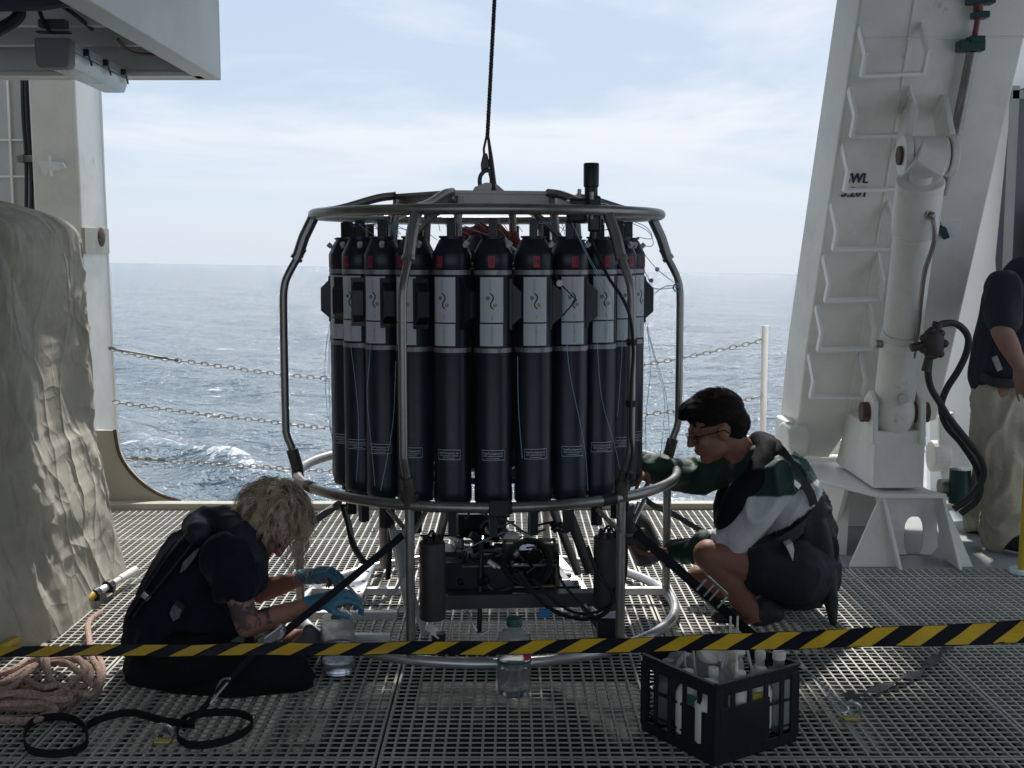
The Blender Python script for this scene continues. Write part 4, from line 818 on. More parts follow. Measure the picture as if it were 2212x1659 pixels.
b = MB(); b.tube([PR(1462 + 8 * math.cos(a), 621 + 9 * math.sin(a), 5.2 + .02 * math.sin(a)) for a in (0, 1, 2, 3, 4, 5)], .0035, 6, True); b.build('knotted_cord', BLUEL, ros)
b = MB(); b.tube([PR(1200, 590, 4.43), PR(1209, 612, 4.43), PR(1245, 648, 4.43), PR(1215, 682, 4.45)], .003, 6); b.build('lanyard', BLACKR, ros)
b = MB(); b.cyl(PR(1209, 612, 4.43), PR(1209, 612, 4.41), .012, 14); b.build('bead', KNOB, ros)

# lower frame and instruments
for y_, z_ in ((G(1100, 1271, .06).y, .06), (G(1100, 1322, .06).y, .06), (G(1100, 1371, .06).y, .06)):
    hw = math.sqrt(max(0, .775 ** 2 - (y_ - YC) ** 2)) - .01
    for x0_, x1_ in ((XC - hw, XC - .36), (XC + .50, XC + hw)):
        if y_ < 4.75 and x0_ > XC: continue
        b = MB(); b.box(((x0_ + x1_) / 2, y_, z_), (x1_ - x0_, .032, .008)); b.box(((x0_ + x1_) / 2, y_ - .015, z_ - .012), (x1_ - x0_, .004, .026)); b.build('base_bar', ALU, ros, 0)
b = MB()
b.box((G(788, 1270).x, 5.08, .078), (.075, .60, .006))
b.build('slotted_plate', ALU, ros, 0)
b = MB()
for k in range(7): q = Vector((G(788, 1270).x + (.017 if k % 2 else -.017), 4.84 + .08 * k, .0815)); b.cyl(q, q + Vector((0, 0, .002)), .008, 10)
b.build('plate_hole', INK, ros)
def rail(a_, b_, w_, t_, m, nm='rail', up=(0, 0, 1)):
    b = MB(); b.beam(a_, b_, w_, t_, up); return b.build(nm, m, ros, 0, .002)
La, Lb = PR(842, 1115, 5.25), PR(893, 1395, 4.62); Lb.z = max(Lb.z, .05)
Lc, Ld = PR(868, 1115, 5.15), PR(922, 1390, 4.55); Ld.z = max(Ld.z, .05)
rail(La, Lb, .030, .012, ALU, 'truss_rail'); rail(PR(858, 1180, 5.05), PR(918, 1372, 4.66), .022, .02, ALU, 'truss_rail')
for f_ in (.2, .42, .62, .82): rail(La.lerp(Lb, f_), PR(858, 1180, 5.05).lerp(PR(918, 1372, 4.66), f_), .03, .006, ALU, 'truss_rung')
rail(PR(862, 1145, 5.0), PR(880, 1245, 4.85), .06, .01, ALU, 'truss_plate')
rail(PR(1195, 1205, 5.55), PR(1345, 1392, 4.66), .075, .008, ALU, 'angle_rail', (0.0, -.3, 1)); 
for f_ in (.25, .4, .55, .72, .85):
    q = PR(1195, 1205, 5.55).lerp(PR(1345, 1392, 4.66), f_) + Vector((0, 0, .008)); b = MB(); b.cyl(q, q + Vector((0, 0, .006)), .014, 8); b.build('rail_hole', INK, ros)
rail(PR(1190, 1215, 5.5), PR(1335, 1400, 4.62), .03, .03, BLACKP, 'angle_rail')
rail(PR(958, 1297, 4.74), PR(1290, 1290, 4.82), .07, .055, mat('dark_steel', (.10, .095, .095), .45, .4, var=.2), 'cross_beam')
rail(PR(1000, 1262, 5.25), PR(1230, 1258, 5.25), .05, .02, ALU, 'cross_beam')
def postp(px0, py0, px1, py1, d_, r_, m=STEEL): b = MB(); b.cyl(PR(px0, py0, d_), PR(px1, py1, d_), r_, 12); b.build('inner_post', m, ros)
postp(828, 1095, 832, 1225, 5.3, .022); postp(848, 1095, 838, 1250, 5.2, .012, BLACKR); postp(965, 1095, 940, 1200, 5.0, .018)
postp(1192, 1095, 1250, 1240, 5.1, .018); postp(1222, 1090, 1275, 1235, 5.0, .022, mat('dark_steel', None or (.1, .095, .095)))
postp(1382, 1085, 1372, 1110, 4.6, .01, STEELB); 
for a_, b_ in (((838, 1100), (872, 1140)), ((920, 1105), (895, 1150)), ((1290, 1100), (1340, 1150)), ((1392, 1080), (1368, 1130))):
    b = MB(); b.cyl(PR(*a_, 4.5), PR(*b_, 4.42), .009, 8); b.build('brace', STEEL, ros)
def pcyl(px0, px1, py0, py1, d_, m=mat('grey_anodised_case', (.075, .073, .07), .42, .35, var=.15, vs=20)):
    x0, x1 = PR(px0, 1200, d_).x, PR(px1, 1200, d_).x; z1_, z0_ = PR(px0, py0, d_).z, PR(px0, py1, d_).z; r_ = (x1 - x0) / 2; c_ = ((x0 + x1) / 2, d_ * RSC, 0)
    b = MB(); b.lathe([(0, z0_), (r_ * .95, z0_), (r_, z0_ + .008), (r_, z1_ - .03), (r_ * .97, z1_ - .028), (r_ * .97, z1_ - .022), (r_, z1_ - .02), (r_, z1_ - .004), (r_ * .9, z1_), (0, z1_)], c_, 30, cap=False); o_ = b.build('pressure_case', m, ros)
    b = MB()
    for k in range(6): a = k * 1.05 + .4; q = Vector(c_) + Vector((r_ * .6 * math.cos(a), r_ * .6 * math.sin(a), z1_)); b.cyl(q, q + Vector((0, 0, .022)), .008, 8)
    b.tube(spline([Vector(c_) + Vector((r_ * .5, 0, z1_)), Vector(c_) + Vector((0, 0, z1_ + .04)), Vector(c_) + Vector((-r_ * .5, .0, z1_))], 4), .005, 6); b.build('connector', BLACKR, o_); return o_
pcyl(905, 962, 1170, 1336, 4.50); pcyl(1282, 1346, 1158, 1312, 4.66)
b = MB(); b.tube([PR(1318 + 29 * math.cos(a_), 1190, 4.66 + .055 * math.sin(a_)) for a_ in [i * math.pi / 8 for i in range(16)]], .004, 5, True); b.build('case_strap', BLACKR, ros)
b = MB(); b.box(PR(1352, 1166, 4.56), (.06, .05, .035)); b.build('clamp_block', BLACKP, ros, 0, .004)
# instrument cluster
ir = random.Random(11)
def inst(mk, m, nm='instrument_case'): b = MB(); mk(b); return b.build(nm, m, ros, 35, .003)
BLK = mat('gloss_black_plastic', (.012, .013, .015), .16, var=.2)
inst(lambda b: b.cyl(PR(985, 1245, 5.0), PR(1195, 1243, 5.0), .062, 22), BLK); inst(lambda b: b.cyl(PR(1000, 1205, 5.12), PR(1190, 1200, 5.14), .05, 22), BLK)
inst(lambda b: b.box(PR(1035, 1245, 4.9), (.28, .16, .15)), BLACKP, 'pump_box'); inst(lambda b: b.box(PR(1120, 1225, 4.95), (.20, .12, .17)), BLK, 'pump_box')
inst(lambda b: b.box(PR(1038, 1130, 5.25), (.22, .12, .10)), BLK, 'pump_box'); inst(lambda b: b.box(PR(1035, 1112, 5.27), (.24, .14, .012)), ALU, 'cover_plate')
inst(lambda b: b.cyl(PR(1040, 1185, 5.1), PR(1050, 1130, 5.3), .04, 18), BLK); inst(lambda b: b.cyl(PR(1105, 1165, 5.0), PR(1085, 1150, 5.35), .035, 18), STEELB, 'sensor_tube')
inst(lambda b: b.cyl(PR(985, 1165, 5.1), PR(995, 1200, 5.0), .025, 14), STEELB, 'sensor_tube'); inst(lambda b: b.cyl(PR(962, 1190, 5.0), PR(1000, 1192, 5.0), .008, 8), ALU, 'sensor_tube')
inst(lambda b: b.cyl(PR(1195, 1175, 4.95), PR(1198, 1265, 4.95), .022, 14), mat('ochre_tube', (.15, .12, .06), .5), 'sensor_tube')
inst(lambda b: b.box(PR(965, 1240, 5.0), (.08, .14, .22)), BLACKP, 'pump_box'); inst(lambda b: b.box(PR(1225, 1275, 5.0), (.1, .1, .06)), BLACKP, 'pump_box')
inst(lambda b: b.box(PR(1003, 1248, 4.85), (.045, .012, .10)), GREENTAG, 'green_tag')
for yy, d_ in ((1168, 4.86), (1222, 4.82), (1268, 4.84)): inst(lambda b: b.cyl(PR(998, yy + 2, d_), PR(1200, yy - 2, d_), .007, 8), STEEL, 'cage_bar')
for xx in (1000, 1038, 1090, 1198): inst(lambda b: b.cyl(PR(xx, 1165, 4.84), PR(xx, 1272, 4.84), .006, 8), BLACKP, 'cage_bar')
inst(lambda b: b.cyl(PR(1040, 1165, 4.82), PR(1035, 1370, 4.74), .010, 8), BLACKP, 'hanging_rod')
for k in range(5):
    q = PR(1140 + ir.uniform(-6, 6), 1215 + ir.uniform(-5, 5), 4.72 + .02 * k); R0 = .085 + ir.uniform(-.012, .012)
    inst(lambda b: b.tube([q + Vector((R0 * math.cos(a), .02 * math.sin(a * 2), R0 * .95 * math.sin(a))) for a in [i * math.pi / 14 for i in range(28)]], .0065, 8, True), BLACKR, 'cable_coil')
for k in range(26):
    x0, y0 = ir.uniform(985, 1190), ir.uniform(1140, 1250); d0 = ir.uniform(4.75, 5.0); pts = [PR(x0, y0, d0)]
    for j in range(3): x0 += ir.uniform(-38, 38); y0 += ir.uniform(-28, 30); pts.append(PR(x0, min(y0, 1285), d0 + ir.uniform(-.05, .05)))
    line(pts, ir.choice((.004, .005, .0025)), ir.choice((BLACKR, BLK, BLACKR, mat('grey_wire', (.12, .13, .14), .4))), 'wire')
for k in range(22):
    q = PR(ir.uniform(985, 1200), ir.uniform(1130, 1262), ir.uniform(4.74, 4.9)); s_ = ir.uniform(.008, .022); inst(lambda b: b.cyl(q, q + Vector((ir.uniform(-.04, .04), .01, ir.uniform(-.03, .03))), s_ * .8, 10), ir.choice((BLK, STEELB, BLACKP, ALU, BLK)), 'connector')
line([PR(1000, 1190, 4.75), PR(1050, 1165, 4.75), PR(1090, 1150, 4.8)], .0025)
for pts, r_ in (([(1150, 1250), (1200, 1300), (1250, 1325), (1300, 1318), (1335, 1290), (1352, 1240), (1354, 1160)], .006), ([(1110, 1240), (1160, 1290), (1200, 1320), (1260, 1338), (1312, 1322), (1330, 1270)], .007), ([(1120, 1235), (1180, 1310), (1240, 1335), (1296, 1330), (1325, 1290), (1290, 1235), (1270, 1180)], .0065), ([(1190, 1180), (1205, 1200), (1210, 1250), (1250, 1300), (1300, 1350)], .0055)):
    line([PR(x, y, 4.6) for x, y in pts], r_, BLACKR, 'cable')
inst(lambda b: b.box(PR(1176, 1324, 4.6), (.04, .02, .032)), BLUETAG, 'blue_tag')
inst(lambda b: b.box(PR(1318, 1352, 4.72), (.10, .1, .09)), BLACKP, 'pump_box')
inst(lambda b: b.beam(PR(920, 1350, 4.6), PR(950, 1372, 4.6), .09, .01), ALU, 'foot_clamp'); inst(lambda b: b.box(PR(948, 1378, 4.58), (.05, .05, .04)), BLACKP, 'foot_clamp')
inst(lambda b: b.beam(PR(1030, 1375, 4.66), PR(1055, 1362, 4.66), .03, .01), ALU, 'foot_clamp'); inst(lambda b: b.cyl(PR(1008, 1320, 4.7), PR(1030, 1365, 4.66), .006, 8), STEELB, 'hanging_rod')
inst(lambda b: b.cyl(PR(1262, 1305, 4.7), PR(1285, 1330, 4.7), .008, 8), STEELB, 'hanging_rod')
# loose hoses at the left
line([PR(740, 1092, 4.95), PR(752, 1130, 4.9), PR(762, 1175, 4.85), PR(785, 1213, 4.75)], .014, BLACKR, 'hose')
line([PR(746, 1095, 4.93), PR(757, 1140, 4.88), PR(766, 1180, 4.85)], .006, mat('pale_grey_tube', (.3, .33, .35), .4), 'hose')
line([PR(848, 1150, 4.85), PR(864, 1200, 4.82), PR(866, 1250, 4.8), PR(840, 1290, 4.78), PR(805, 1303, 4.76), PR(775, 1290, 4.74), PR(748, 1262, 4.72)], .007, mat('clear_tube', (.55, .57, .57), .3, trans=.3), 'sampling_tube')
for x, y in ((800, 1118), (805, 1150), (836, 1110)): inst(lambda b: b.tube([PR(x, y - 12, 4.9), PR(x + 4, y - 4, 4.9), PR(x, y + 2, 4.9), PR(x - 4, y - 4, 4.9)], .003, 5, True), STEELB, 'snap_hook'); 

# ------------------------------------------------------------------ lifting wire
t = thing('lifting_wire', 'twisted steel lifting wire with thimble and shackle above the sampler', 'wire rope', CC + Vector((0, 0, 1.78)))
w0, w1_ = PR(1076, -150, 5.12), PR(1053, 292, 5.12)
b = MB(); n = 240; dv = (w1_ - w0)
for s_ in range(3):
    b.tube([w0 + dv * (i / n) + Vector((.0038 * math.cos(i * .55 + s_ * 2.09), .0038 * math.sin(i * .55 + s_ * 2.09), 0)) for i in range(n + 1)], .0052, 6)
b.build('wire', mat('wire_rope', (.07, .06, .06), .5, .5, var=.3), t)
b = MB(); b.tube([PR(1052, 290, 5.12), PR(1045, 322, 5.12), PR(1046, 335, 5.12)], .005, 8); b.tube([PR(1054, 290, 5.12), PR(1061, 345, 5.12), PR(1066, 400, 5.12), PR(1067, 418, 5.12)], [.005, .009, .013, .015], 8); b.build('thimble', mat('dark_shackle_steel', (.09, .08, .08), .45, .6, var=.3), t)
b = MB(); b.poly([PR(1043, 333, 5.12), PR(1052, 330, 5.12), PR(1058, 352, 5.12), PR(1055, 372, 5.12), PR(1040, 374, 5.12), PR(1038, 355, 5.12)], (0, .025, 0)); b.build('hook_body', MATS['dark_shackle_steel'], t, 0, .004)
b = MB(); b.tube(spline([PR(1050, 366, 5.12), PR(1038, 380, 5.12), PR(1037, 400, 5.12), PR(1045, 412, 5.12), PR(1057, 410, 5.12), PR(1062, 390, 5.12), PR(1058, 370, 5.12)], 5), .009, 8, True); b.build('shackle', MATS['dark_shackle_steel'], t)

# ------------------------------------------------------------------ caution tape
t = None
def tape():
    n = 240; ytp = 3.3; V = []; Fc = []; Mi = []
    wv_ = lambda x: 1.1 * math.sin(x * .019) + .7 * math.sin(x * .047 + 1)
    top = lambda x: wv_(x) + (1396 + (1384 - 1396) * (x / 1106) if x < 1106 else 1384 - 44 * ((x - 1106) / 1106) ** 1.25)
    bot = lambda x: wv_(x + 40) + .8 * math.sin(x * .11) * .6 + (1419 + (1414 - 1419) * (x / 1106) if x < 1106 else 1414 - 23 * ((x - 1106) / 1106) ** 1.1)
    Wd = .0665; X0, X1 = -160, 2380; per = 104.6
    def pt(x, f):                 # f 0 top .. 1 bottom; the tape leans back where it looks narrow
        yt, yb_ = top(x), bot(x); a_ = P(x, yt, ytp); b_ = P(x, yb_, ytp); hgt = a_.z - b_.z; lean = math.sqrt(max(0, Wd ** 2 - hgt ** 2))
        a_ = P(x, yt, ytp + lean / 2); b_ = P(x, yb_, ytp - lean / 2); return a_.lerp(b_, f)
    b = MB()
    # body (black) with thickness, yellow stripes a hair in front
    V = []
    for i in range(n + 1):
        x = X0 + (X1 - X0) * i / n; V += [pt(x, 0), pt(x, 1)]
    V2_ = [v + Vector((0, .0006, 0)) for v in V]; m_ = len(V)
    b.add(V + V2_, [(2 * i, 2 * i + 1, 2 * i + 3, 2 * i + 2) for i in range(n)] + [(m_ + 2 * i, m_ + 2 * i + 2, m_ + 2 * i + 3, m_ + 2 * i + 1) for i in range(n)])
    o = b.build('caution_tape', TAPEB); tag(o, 'black and yellow striped caution tape stretched across the deck', 'caution tape')
    xb = 258 - 3 * per - .0
    g_ = MB()
    k = 0
    while xb < 2350:
        sl = 52 + 12 * max(0, min(1, (xb - 600) / 1400)) + 4
        wdt = 52
        q = []
        for j in range(7):
            f = .04 + .92 * j / 6; xo = xb + sl * (1 - f); q += [pt(xo, f) + Vector((0, -.0024, .0012)), pt(xo + wdt, f) + Vector((0, -.0024, .0012))]
        g_.add(q, [(2 * j, 2 * j + 2, 2 * j + 3, 2 * j + 1) for j in range(6)]); xb += per
    g_.build('yellow_stripe', TAPEY, o, 0)
tape()

# ------------------------------------------------------------------ tie-down straps
def hookring(name, label, q, ang, parent=None):
    h_ = thing(name, label, 'ring', q, 'deck lashing rings'); ca, sa = math.cos(ang), math.sin(ang)
    b = MB(); b.tube([q + Vector((.030 * math.cos(a) * ca, .030 * math.cos(a) * sa - .012 * math.sin(a), .034 + .030 * math.sin(a))) for a in [i * math.pi / 9 for i in range(18)]], .0055, 8, True); b.build('ring', STEELB, h_)
    b = MB(); b.box(q + Vector((0, 0, .006)), (.05, .03, .012)); b.cyl(q + Vector((-.028, 0, .01)), q + Vector((.028, 0, .01)), .007, 8); b.build('base', BRASS, h_, 0, .003)
q1 = G(352, 1606); q2 = G(1838, 1556)
hookring('lashing_ring', 'small brass-based ring on the grating below the seated woman', q1, .3)
hookring('lashing_ring', 'small brass-based ring on the grating to the right of the crate', q2, -.4)
t = thing('ratchet_strap', 'taut black ratchet strap running past the seated woman to the frame', 'strap', q1, 'ratchet straps holding the sampler')
s0 = P(870, 1156, 4.22); s1 = P(600, 1378, 3.93); s2 = P(500, 1462, 3.80); s3 = P(395, 1578, 3.66)
b = MB(); b.ribbon([s0, s0.lerp(s1, .4) + Vector((0, 0, -.003)), s1], .026, .004, (0.25, .3, 1)); b.ribbon([P(560, 1400, 3.87), s2, s3], .022, .003, (.3, .3, 1)); b.build('webbing', STRAP, t)
b = MB(); a_ = P(560, 1392, 3.86); c_ = P(612, 1362, 3.93); dd = (c_ - a_).normalized(); b.beam(a_, c_, .012, .034, (0, -.2, 1)); b.cyl(c_ + Vector((-.012, -.03, -.004)), c_ + Vector((-.012, .03, -.004)), .019, 14); b.beam(a_ + Vector((.02, -.02, .014)), c_ + Vector((.0, -.02, .012)), .004, .03, (0, -.2, 1)); b.beam(P(545, 1404, 3.85), a_, .03, .006, (0, -.4, 1)); b.build('ratchet', STEELB, t, 0, .003)
b = MB(); b.tube(spline([P(497, 1466, 3.78), P(478, 1470, 3.79), P(463, 1502, 3.75), P(454, 1520, 3.73), P(470, 1500, 3.75), P(492, 1474, 3.78)], 4), .004, 6); b.build('wire_hook', STEELB, t)
b = MB(); b.tube(spline([q1 + Vector((0, 0, .06)), P(372, 1588, 3.62), P(390, 1572, 3.66), P(410, 1550, 3.70)], 4), .0045, 6); b.build('wire_hook', STEELB, t)
t = thing('ratchet_strap', 'taut black ratchet strap crossing in front of the squatting man', 'strap', q2, 'ratchet straps holding the sampler')
p0 = P(1372, 1150, 4.34); p1 = P(1500, 1262, 4.22); p2 = P(1640, 1385, 3.95); p3 = P(1750, 1465, 3.76)
b = MB(); b.ribbon([p0, P(1440, 1208, 4.27), p1, p2, P(1720, 1442, 3.80)], .035, .004, (-.1, .5, 1)); b.tube([P(1375, 1135, 4.5), P(1395, 1160, 4.46), P(1405, 1178, 4.44)], .006, 8); b.build('webbing', STRAP, t)
b = MB()
for f_ in (.0, .35, .6, 1.0):
    q = P(1515, 1262, 4.18).lerp(P(1560, 1300, 4.10), f_); b.beam(q + Vector((-.017, -.004, -.020)), q + Vector((.017, -.004, .020)), .006, .006)
a_, c_ = P(1500, 1278, 4.2), P(1548, 1320, 4.1); b.beam(a_, c_, .004, .006); a_, c_ = P(1530, 1245, 4.2), P(1572, 1283, 4.1); b.beam(a_, c_, .004, .006); b.build('ratchet', STEELB, t, 0)
b = MB(); b.beam(P(1722, 1428, 3.8), P(1740, 1446, 3.76), .016, .006, (0, -.4, 1)); b.tube(spline([P(1750, 1455, 3.75), P(1790, 1492, 3.68), P(1820, 1520, 3.62), P(1832, 1532, 3.60), P(1818, 1538, 3.6), P(1786, 1505, 3.65)], 4), .0045, 6); b.build('wire_hook', STEELB, t)
b = MB(); pts = [P(1400, 1168, 4.46), P(1430, 1212, 4.40), P(1452, 1225, 4.36), P(1462, 1215, 4.36)]; b.ribbon(spline(pts, 4), .02, .003, (0, 1, .3)); b.build('loose_end', STRAP, t)
t = thing('ratchet_strap', 'black strap with steel buckle behind the blond head, back left of the frame', 'strap', P(650, 1140, 5.6), 'ratchet straps holding the sampler')
b = MB(); a_ = P(738, 1085, 5.1); c_ = G(600, 1180, .02); b.ribbon([a_, a_.lerp(c_, .5), c_], .036, .004, (0, .5, 1)); b.build('webbing', STRAP, t)
b = MB(); b.beam(P(690, 1112, 5.5), P(728, 1086, 5.2), .05, .014, (0, -1, 1)); b.beam(P(683, 1105, 5.5), P(700, 1128, 5.5), .012, .012); b.build('ratchet', STEELB, t, 0, .003)
t = thing('ratchet_strap', 'thin black strap behind the squatting man, back right of the frame', 'strap', P(1500, 1140, 5.9), 'ratchet straps holding the sampler')
b = MB(); b.ribbon(spline([P(1392, 1076, 5.4), P(1412, 1092, 5.45), P(1450, 1108, 5.7), P(1490, 1132, 5.9), P(1540, 1162, 6.1)], 4), .03, .004, (0, .5, 1)); b.build('webbing', STRAP, t)
def loose(pts, lbl, w_=.025, z_=.014, closed=False, m=STRAP, flat=False):
    pw = [G(x, y, z_) for x, y in pts]; sp_ = spline(pw, 8, closed)
    if closed: sp_.append(sp_[0])
    b = MB(); b.ribbon(sp_, w_, .003, (0, 0, 1) if not flat else [Vector((.3, 1, .4 * math.sin(i * .5))) for i in range(len(sp_))]); o = b.build('loose_strap', m); tag(o, lbl, 'strap', 'loose black straps on the grating'); return o
loose([(52, 1590), (70, 1560), (120, 1548), (165, 1556), (188, 1582), (185, 1608), (150, 1625), (100, 1628), (62, 1618)], 'black webbing looped in a ring on the grating below the rope coil', closed=True)
loose([(186, 1592), (192, 1566), (240, 1546), (290, 1540), (350, 1556), (420, 1566)], 'black webbing tail snaking from the ring-shaped loop to the seated woman')
loose([(383, 1578), (400, 1552), (450, 1540), (510, 1540), (545, 1555), (530, 1580), (480, 1602), (420, 1610), (388, 1598)], 'black webbing loop on the grating in the seated woman\'s shadow', closed=True)
loose([(1822, 1503), (1860, 1500), (1900, 1486), (1950, 1466), (1985, 1452), (2010, 1430), (2035, 1408), (2060, 1385)], 'slack dark grey webbing trailing right from the crate under the tape', w_=.032, z_=.016, m=mat('faded_webbing', (.07, .068, .075), .8, var=.4, vs=40, bump=.4, bs=200), flat=True)

# ------------------------------------------------------------------ rope heap and telescopic pole
def ropepts(pts, z_=.016): return spline([G(x, y, z_ + dz) for x, y, dz in pts], 7)
t = thing('rope_coil', 'thick pinkish braided rope heaped on the grating below the pole', 'rope', G(80, 1470))
rp = [(-60, 1500, .0), (0, 1478, .0), (60, 1445, .01), (110, 1428, .03), (160, 1425, .04), (190, 1440, .04), (196, 1462, .03), (180, 1482, .03), (140, 1487, .03), (115, 1475, .03), (102, 1450, .045), (92, 1420, .05), (96, 1395, .05), (102, 1440, .06), (112, 1475, .05), (150, 1490, .03), (195, 1500, .02), (215, 1475, .02), (212, 1445, .02), (200, 1425, .03), (195, 1400, .04), (193, 1385, .04), (190, 1350, .03), (200, 1335, .03), (218, 1322, .03)]
b = MB(); b.tube(ropepts(rp), .0118, 10); b.build('strand', ROPE, t)
for k, rp in enumerate(([(-60, 1530, 0), (20, 1530, 0), (80, 1532, .0), (140, 1522, 0), (165, 1500, .01), (150, 1485, .02), (100, 1488, .03), (60, 1490, .03), (20, 1480, .02), (-50, 1505, .01)],
                        [(-60, 1548, .0), (20, 1555, 0), (70, 1556, 0), (100, 1545, 0), (120, 1530, .02), (80, 1515, .03), (20, 1515, .02), (-50, 1530, .01)],
                        [(-50, 1470, .0), (20, 1450, .0), (70, 1425, .01), (130, 1418, .03), (170, 1425, .05), (182, 1450, .05), (160, 1470, .05), (120, 1500, .045), (60, 1505, .04), (0, 1500, .03), (-50, 1515, .03)],
                        [(-50, 1490, .03), (30, 1472, .03), (80, 1440, .03), (140, 1432, .05), (178, 1460, .05), (205, 1480, .03), (222, 1460, .01), (218, 1430, .01), (205, 1415, .02)],
                        [(-50, 1520, .03), (10, 1500, .05), (70, 1498, .05), (110, 1510, .045), (150, 1508, .03), (130, 1480, .055), (90, 1485, .055), (50, 1470, .04), (10, 1490, .05), (-60, 1480, .04)],
                        [(-60, 1540, .02), (0, 1522, .03), (60, 1520, .03), (120, 1512, .03), (165, 1492, .03)])):
    b = MB(); b.tube(ropepts(rp), .0115, 10); b.build('strand', ROPE, t)
t = thing('telescopic_pole', 'yellow telescopic pole with white end lying beside the canvas', 'pole', G(150, 1310))
g0, g1 = G(-60, 1438, .03), G(292, 1232, .055)
def gp(f): return g0.lerp(g1, f)
b = MB(); b.cyl(gp(0), gp(.70), .019, 14); b.build('lower_tube', YELLOW, t)
b = MB(); b.cyl(gp(.70), gp(.79), .0155, 14); b.build('middle_tube', ALU, t)
b = MB(); b.cyl(gp(.80), gp(.88), .014, 14); b.cyl(gp(.88), gp(1.0), .017, 14, r2=.02); b.build('end_tube', WHITE2, t)
for f_ in (.69, .785): b = MB(); b.cyl(gp(f_), gp(f_ + .03), .026, 14); b.box(gp(f_ + .02) + Vector((.015, -.015, -.01)), (.025, .03, .03)); b.build('clamp', BLACKP, t)

# ------------------------------------------------------------------ clear jug, capped bottle
def jug():
    q = G(730, 1462); q.y += .05; q = Vector((P(730, 1400, q.y).x, q.y, 0)); t = thing('clear_jug', 'clear plastic jug with cut-out handle beside the woman, a little water inside', 'jug', q)
    r_ = .062; b = MB(); prof = [(0, .0), (r_ * .8, .0), (r_ * .97, .010), (r_, .03), (r_ * .985, .07), (r_, .075), (r_, .125), (r_ * .97, .135), (r_ * .99, .15), (r_ * .97, .18), (r_ * .9, .203), (r_ * .62, .214), (r_ * .45, .222)]
    inner = [(max(0, x - .0022), z + (.0022 if i < 3 else 0)) for i, (x, z) in enumerate(prof)][::-1]
    b.lathe(prof + inner, q, 40, cap=False); b.build('shell', CLEARP, t)
    b = MB(); b.lathe([(0, .004), (r_ * .9, .004), (r_ * .955, .014), (r_ * .955, .045), (0, .045)], q, 32, cap=False); b.build('water', WATERM, t)
    b = MB(); b.lathe([(r_ + .0005, .094), (r_ + .0012, .097), (r_ + .0005, .101)], q, 40, cap=False); b.build('blue_line', mat('blue_print', (.04, .10, .35), .4), t)
    b = MB(); b.box(q + Vector((0, -.04, .212)), (.034, .005, .014)); b.build('handle_slot', mat('grey_slot', (.12, .13, .14), .4), t, 0)
jug()
def cap_bottle():
    q = G(1111, 1512); q = Vector((P(1111, 1450, q.y + .05).x, q.y + .055, 0)); t = thing('water_bottle', 'clear wide bottle with green cap and red label patch, in front of the frame', 'bottle', q)
    r_ = .0575; b = MB(); prof = [(0, .0), (r_ * .75, .0), (r_ * .93, .012), (r_, .035), (r_, .115), (r_ * .96, .122), (r_, .13), (r_, .19), (r_ * .93, .212), (r_ * .6, .226), (.024, .232), (.022, .245)]
    inner = [(max(0, x - .002), z + (.002 if i < 3 else 0)) for i, (x, z) in enumerate(prof)][::-1]; b.lathe(prof + inner, q, 40, cap=False); b.build('shell', CLEARP, t)
    b = MB(); b.lathe([(0, .004), (r_ * .85, .005), (r_ * .955, .03), (r_ * .96, .10), (0, .10)], q, 32, cap=False); b.build('water', WATERM, t)
    b = MB(); b.lathe([(.0, .240), (.027, .240), (.0275, .262), (.025, .266), (0, .267)], q, 24, cap=False); b.build('cap', GREENC, t)
    b = MB(); V = [(.045 + .036 * math.cos(a) * .6 - .03, .024 * math.sin(a)) for a in [i * math.pi / 8 for i in range(16)]]
    b.add([(q.x + v[0], q.y + v[1], v[2]) for v in cylwrap([(.018 + .04 * (i / 8), y) for i in range(9) for y in (-.019, .019)], r_, 14, .152, .001)], [(2 * i, 2 * i + 2, 2 * i + 3, 2 * i + 1) for i in range(8)]); b.build('red_label', REDL, t, 0)
    b = MB(); b.lathe([(r_ + .0005, .119), (r_ + .0012, .122), (r_ + .0005, .126)], q, 40, cap=False); b.build('dark_band', GREENC, t)
cap_bottle()

# ------------------------------------------------------------------ crate and its contents
cn = G(1543, 1656); e2 = Vector((math.cos(R_(33)), math.sin(R_(33)), 0)); e1 = Vector((-e2.y, e2.x, 0)); L1, L2, HC = .33, .335, .243
e1 = e1; t = thing('milk_crate', 'black plastic milk crate on the grating under the caution tape', 'crate', cn)
def wall(o_, d_, ln, nrm, nm):
    b = MB(); th_ = .007; nb = 5
    for z0_, z1_ in ((0, .035), (HC - .038, HC)): b.beam(o_ + Vector((0, 0, (z0_ + z1_) / 2)), o_ + d_ * ln + Vector((0, 0, (z0_ + z1_) / 2)), th_, z1_ - z0_)
    for k in range(nb + 1):
        q = o_ + d_ * (ln * k / nb); w_ = .016 if 0 < k < nb else .034; q = q + d_ * (.012 if k == 0 else -.012 if k == nb else 0)
        b.box(q + Vector((0, 0, HC / 2)) + nrm * .0015, (w_, th_, HC - .04), Matrix((d_, nrm, Vector((0, 0, 1)))).transposed())
    b.beam(o_ + Vector((0, 0, HC * .58)) + nrm * -.001, o_ + d_ * ln + Vector((0, 0, HC * .58)) + nrm * -.001, th_ * .8, .010)
    b.beam(o_ + Vector((0, 0, HC * .25)) + nrm * -.001, o_ + d_ * ln + Vector((0, 0, HC * .25)) + nrm * -.001, th_ * .8, .008)
    b.beam(o_ + d_ * .0 + Vector((0, 0, HC + .003)) + nrm * .004, o_ + d_ * ln + Vector((0, 0, HC + .003)) + nrm * .004, .016, .006)
    b.build(nm, BLACKP, t, 0, .0015)
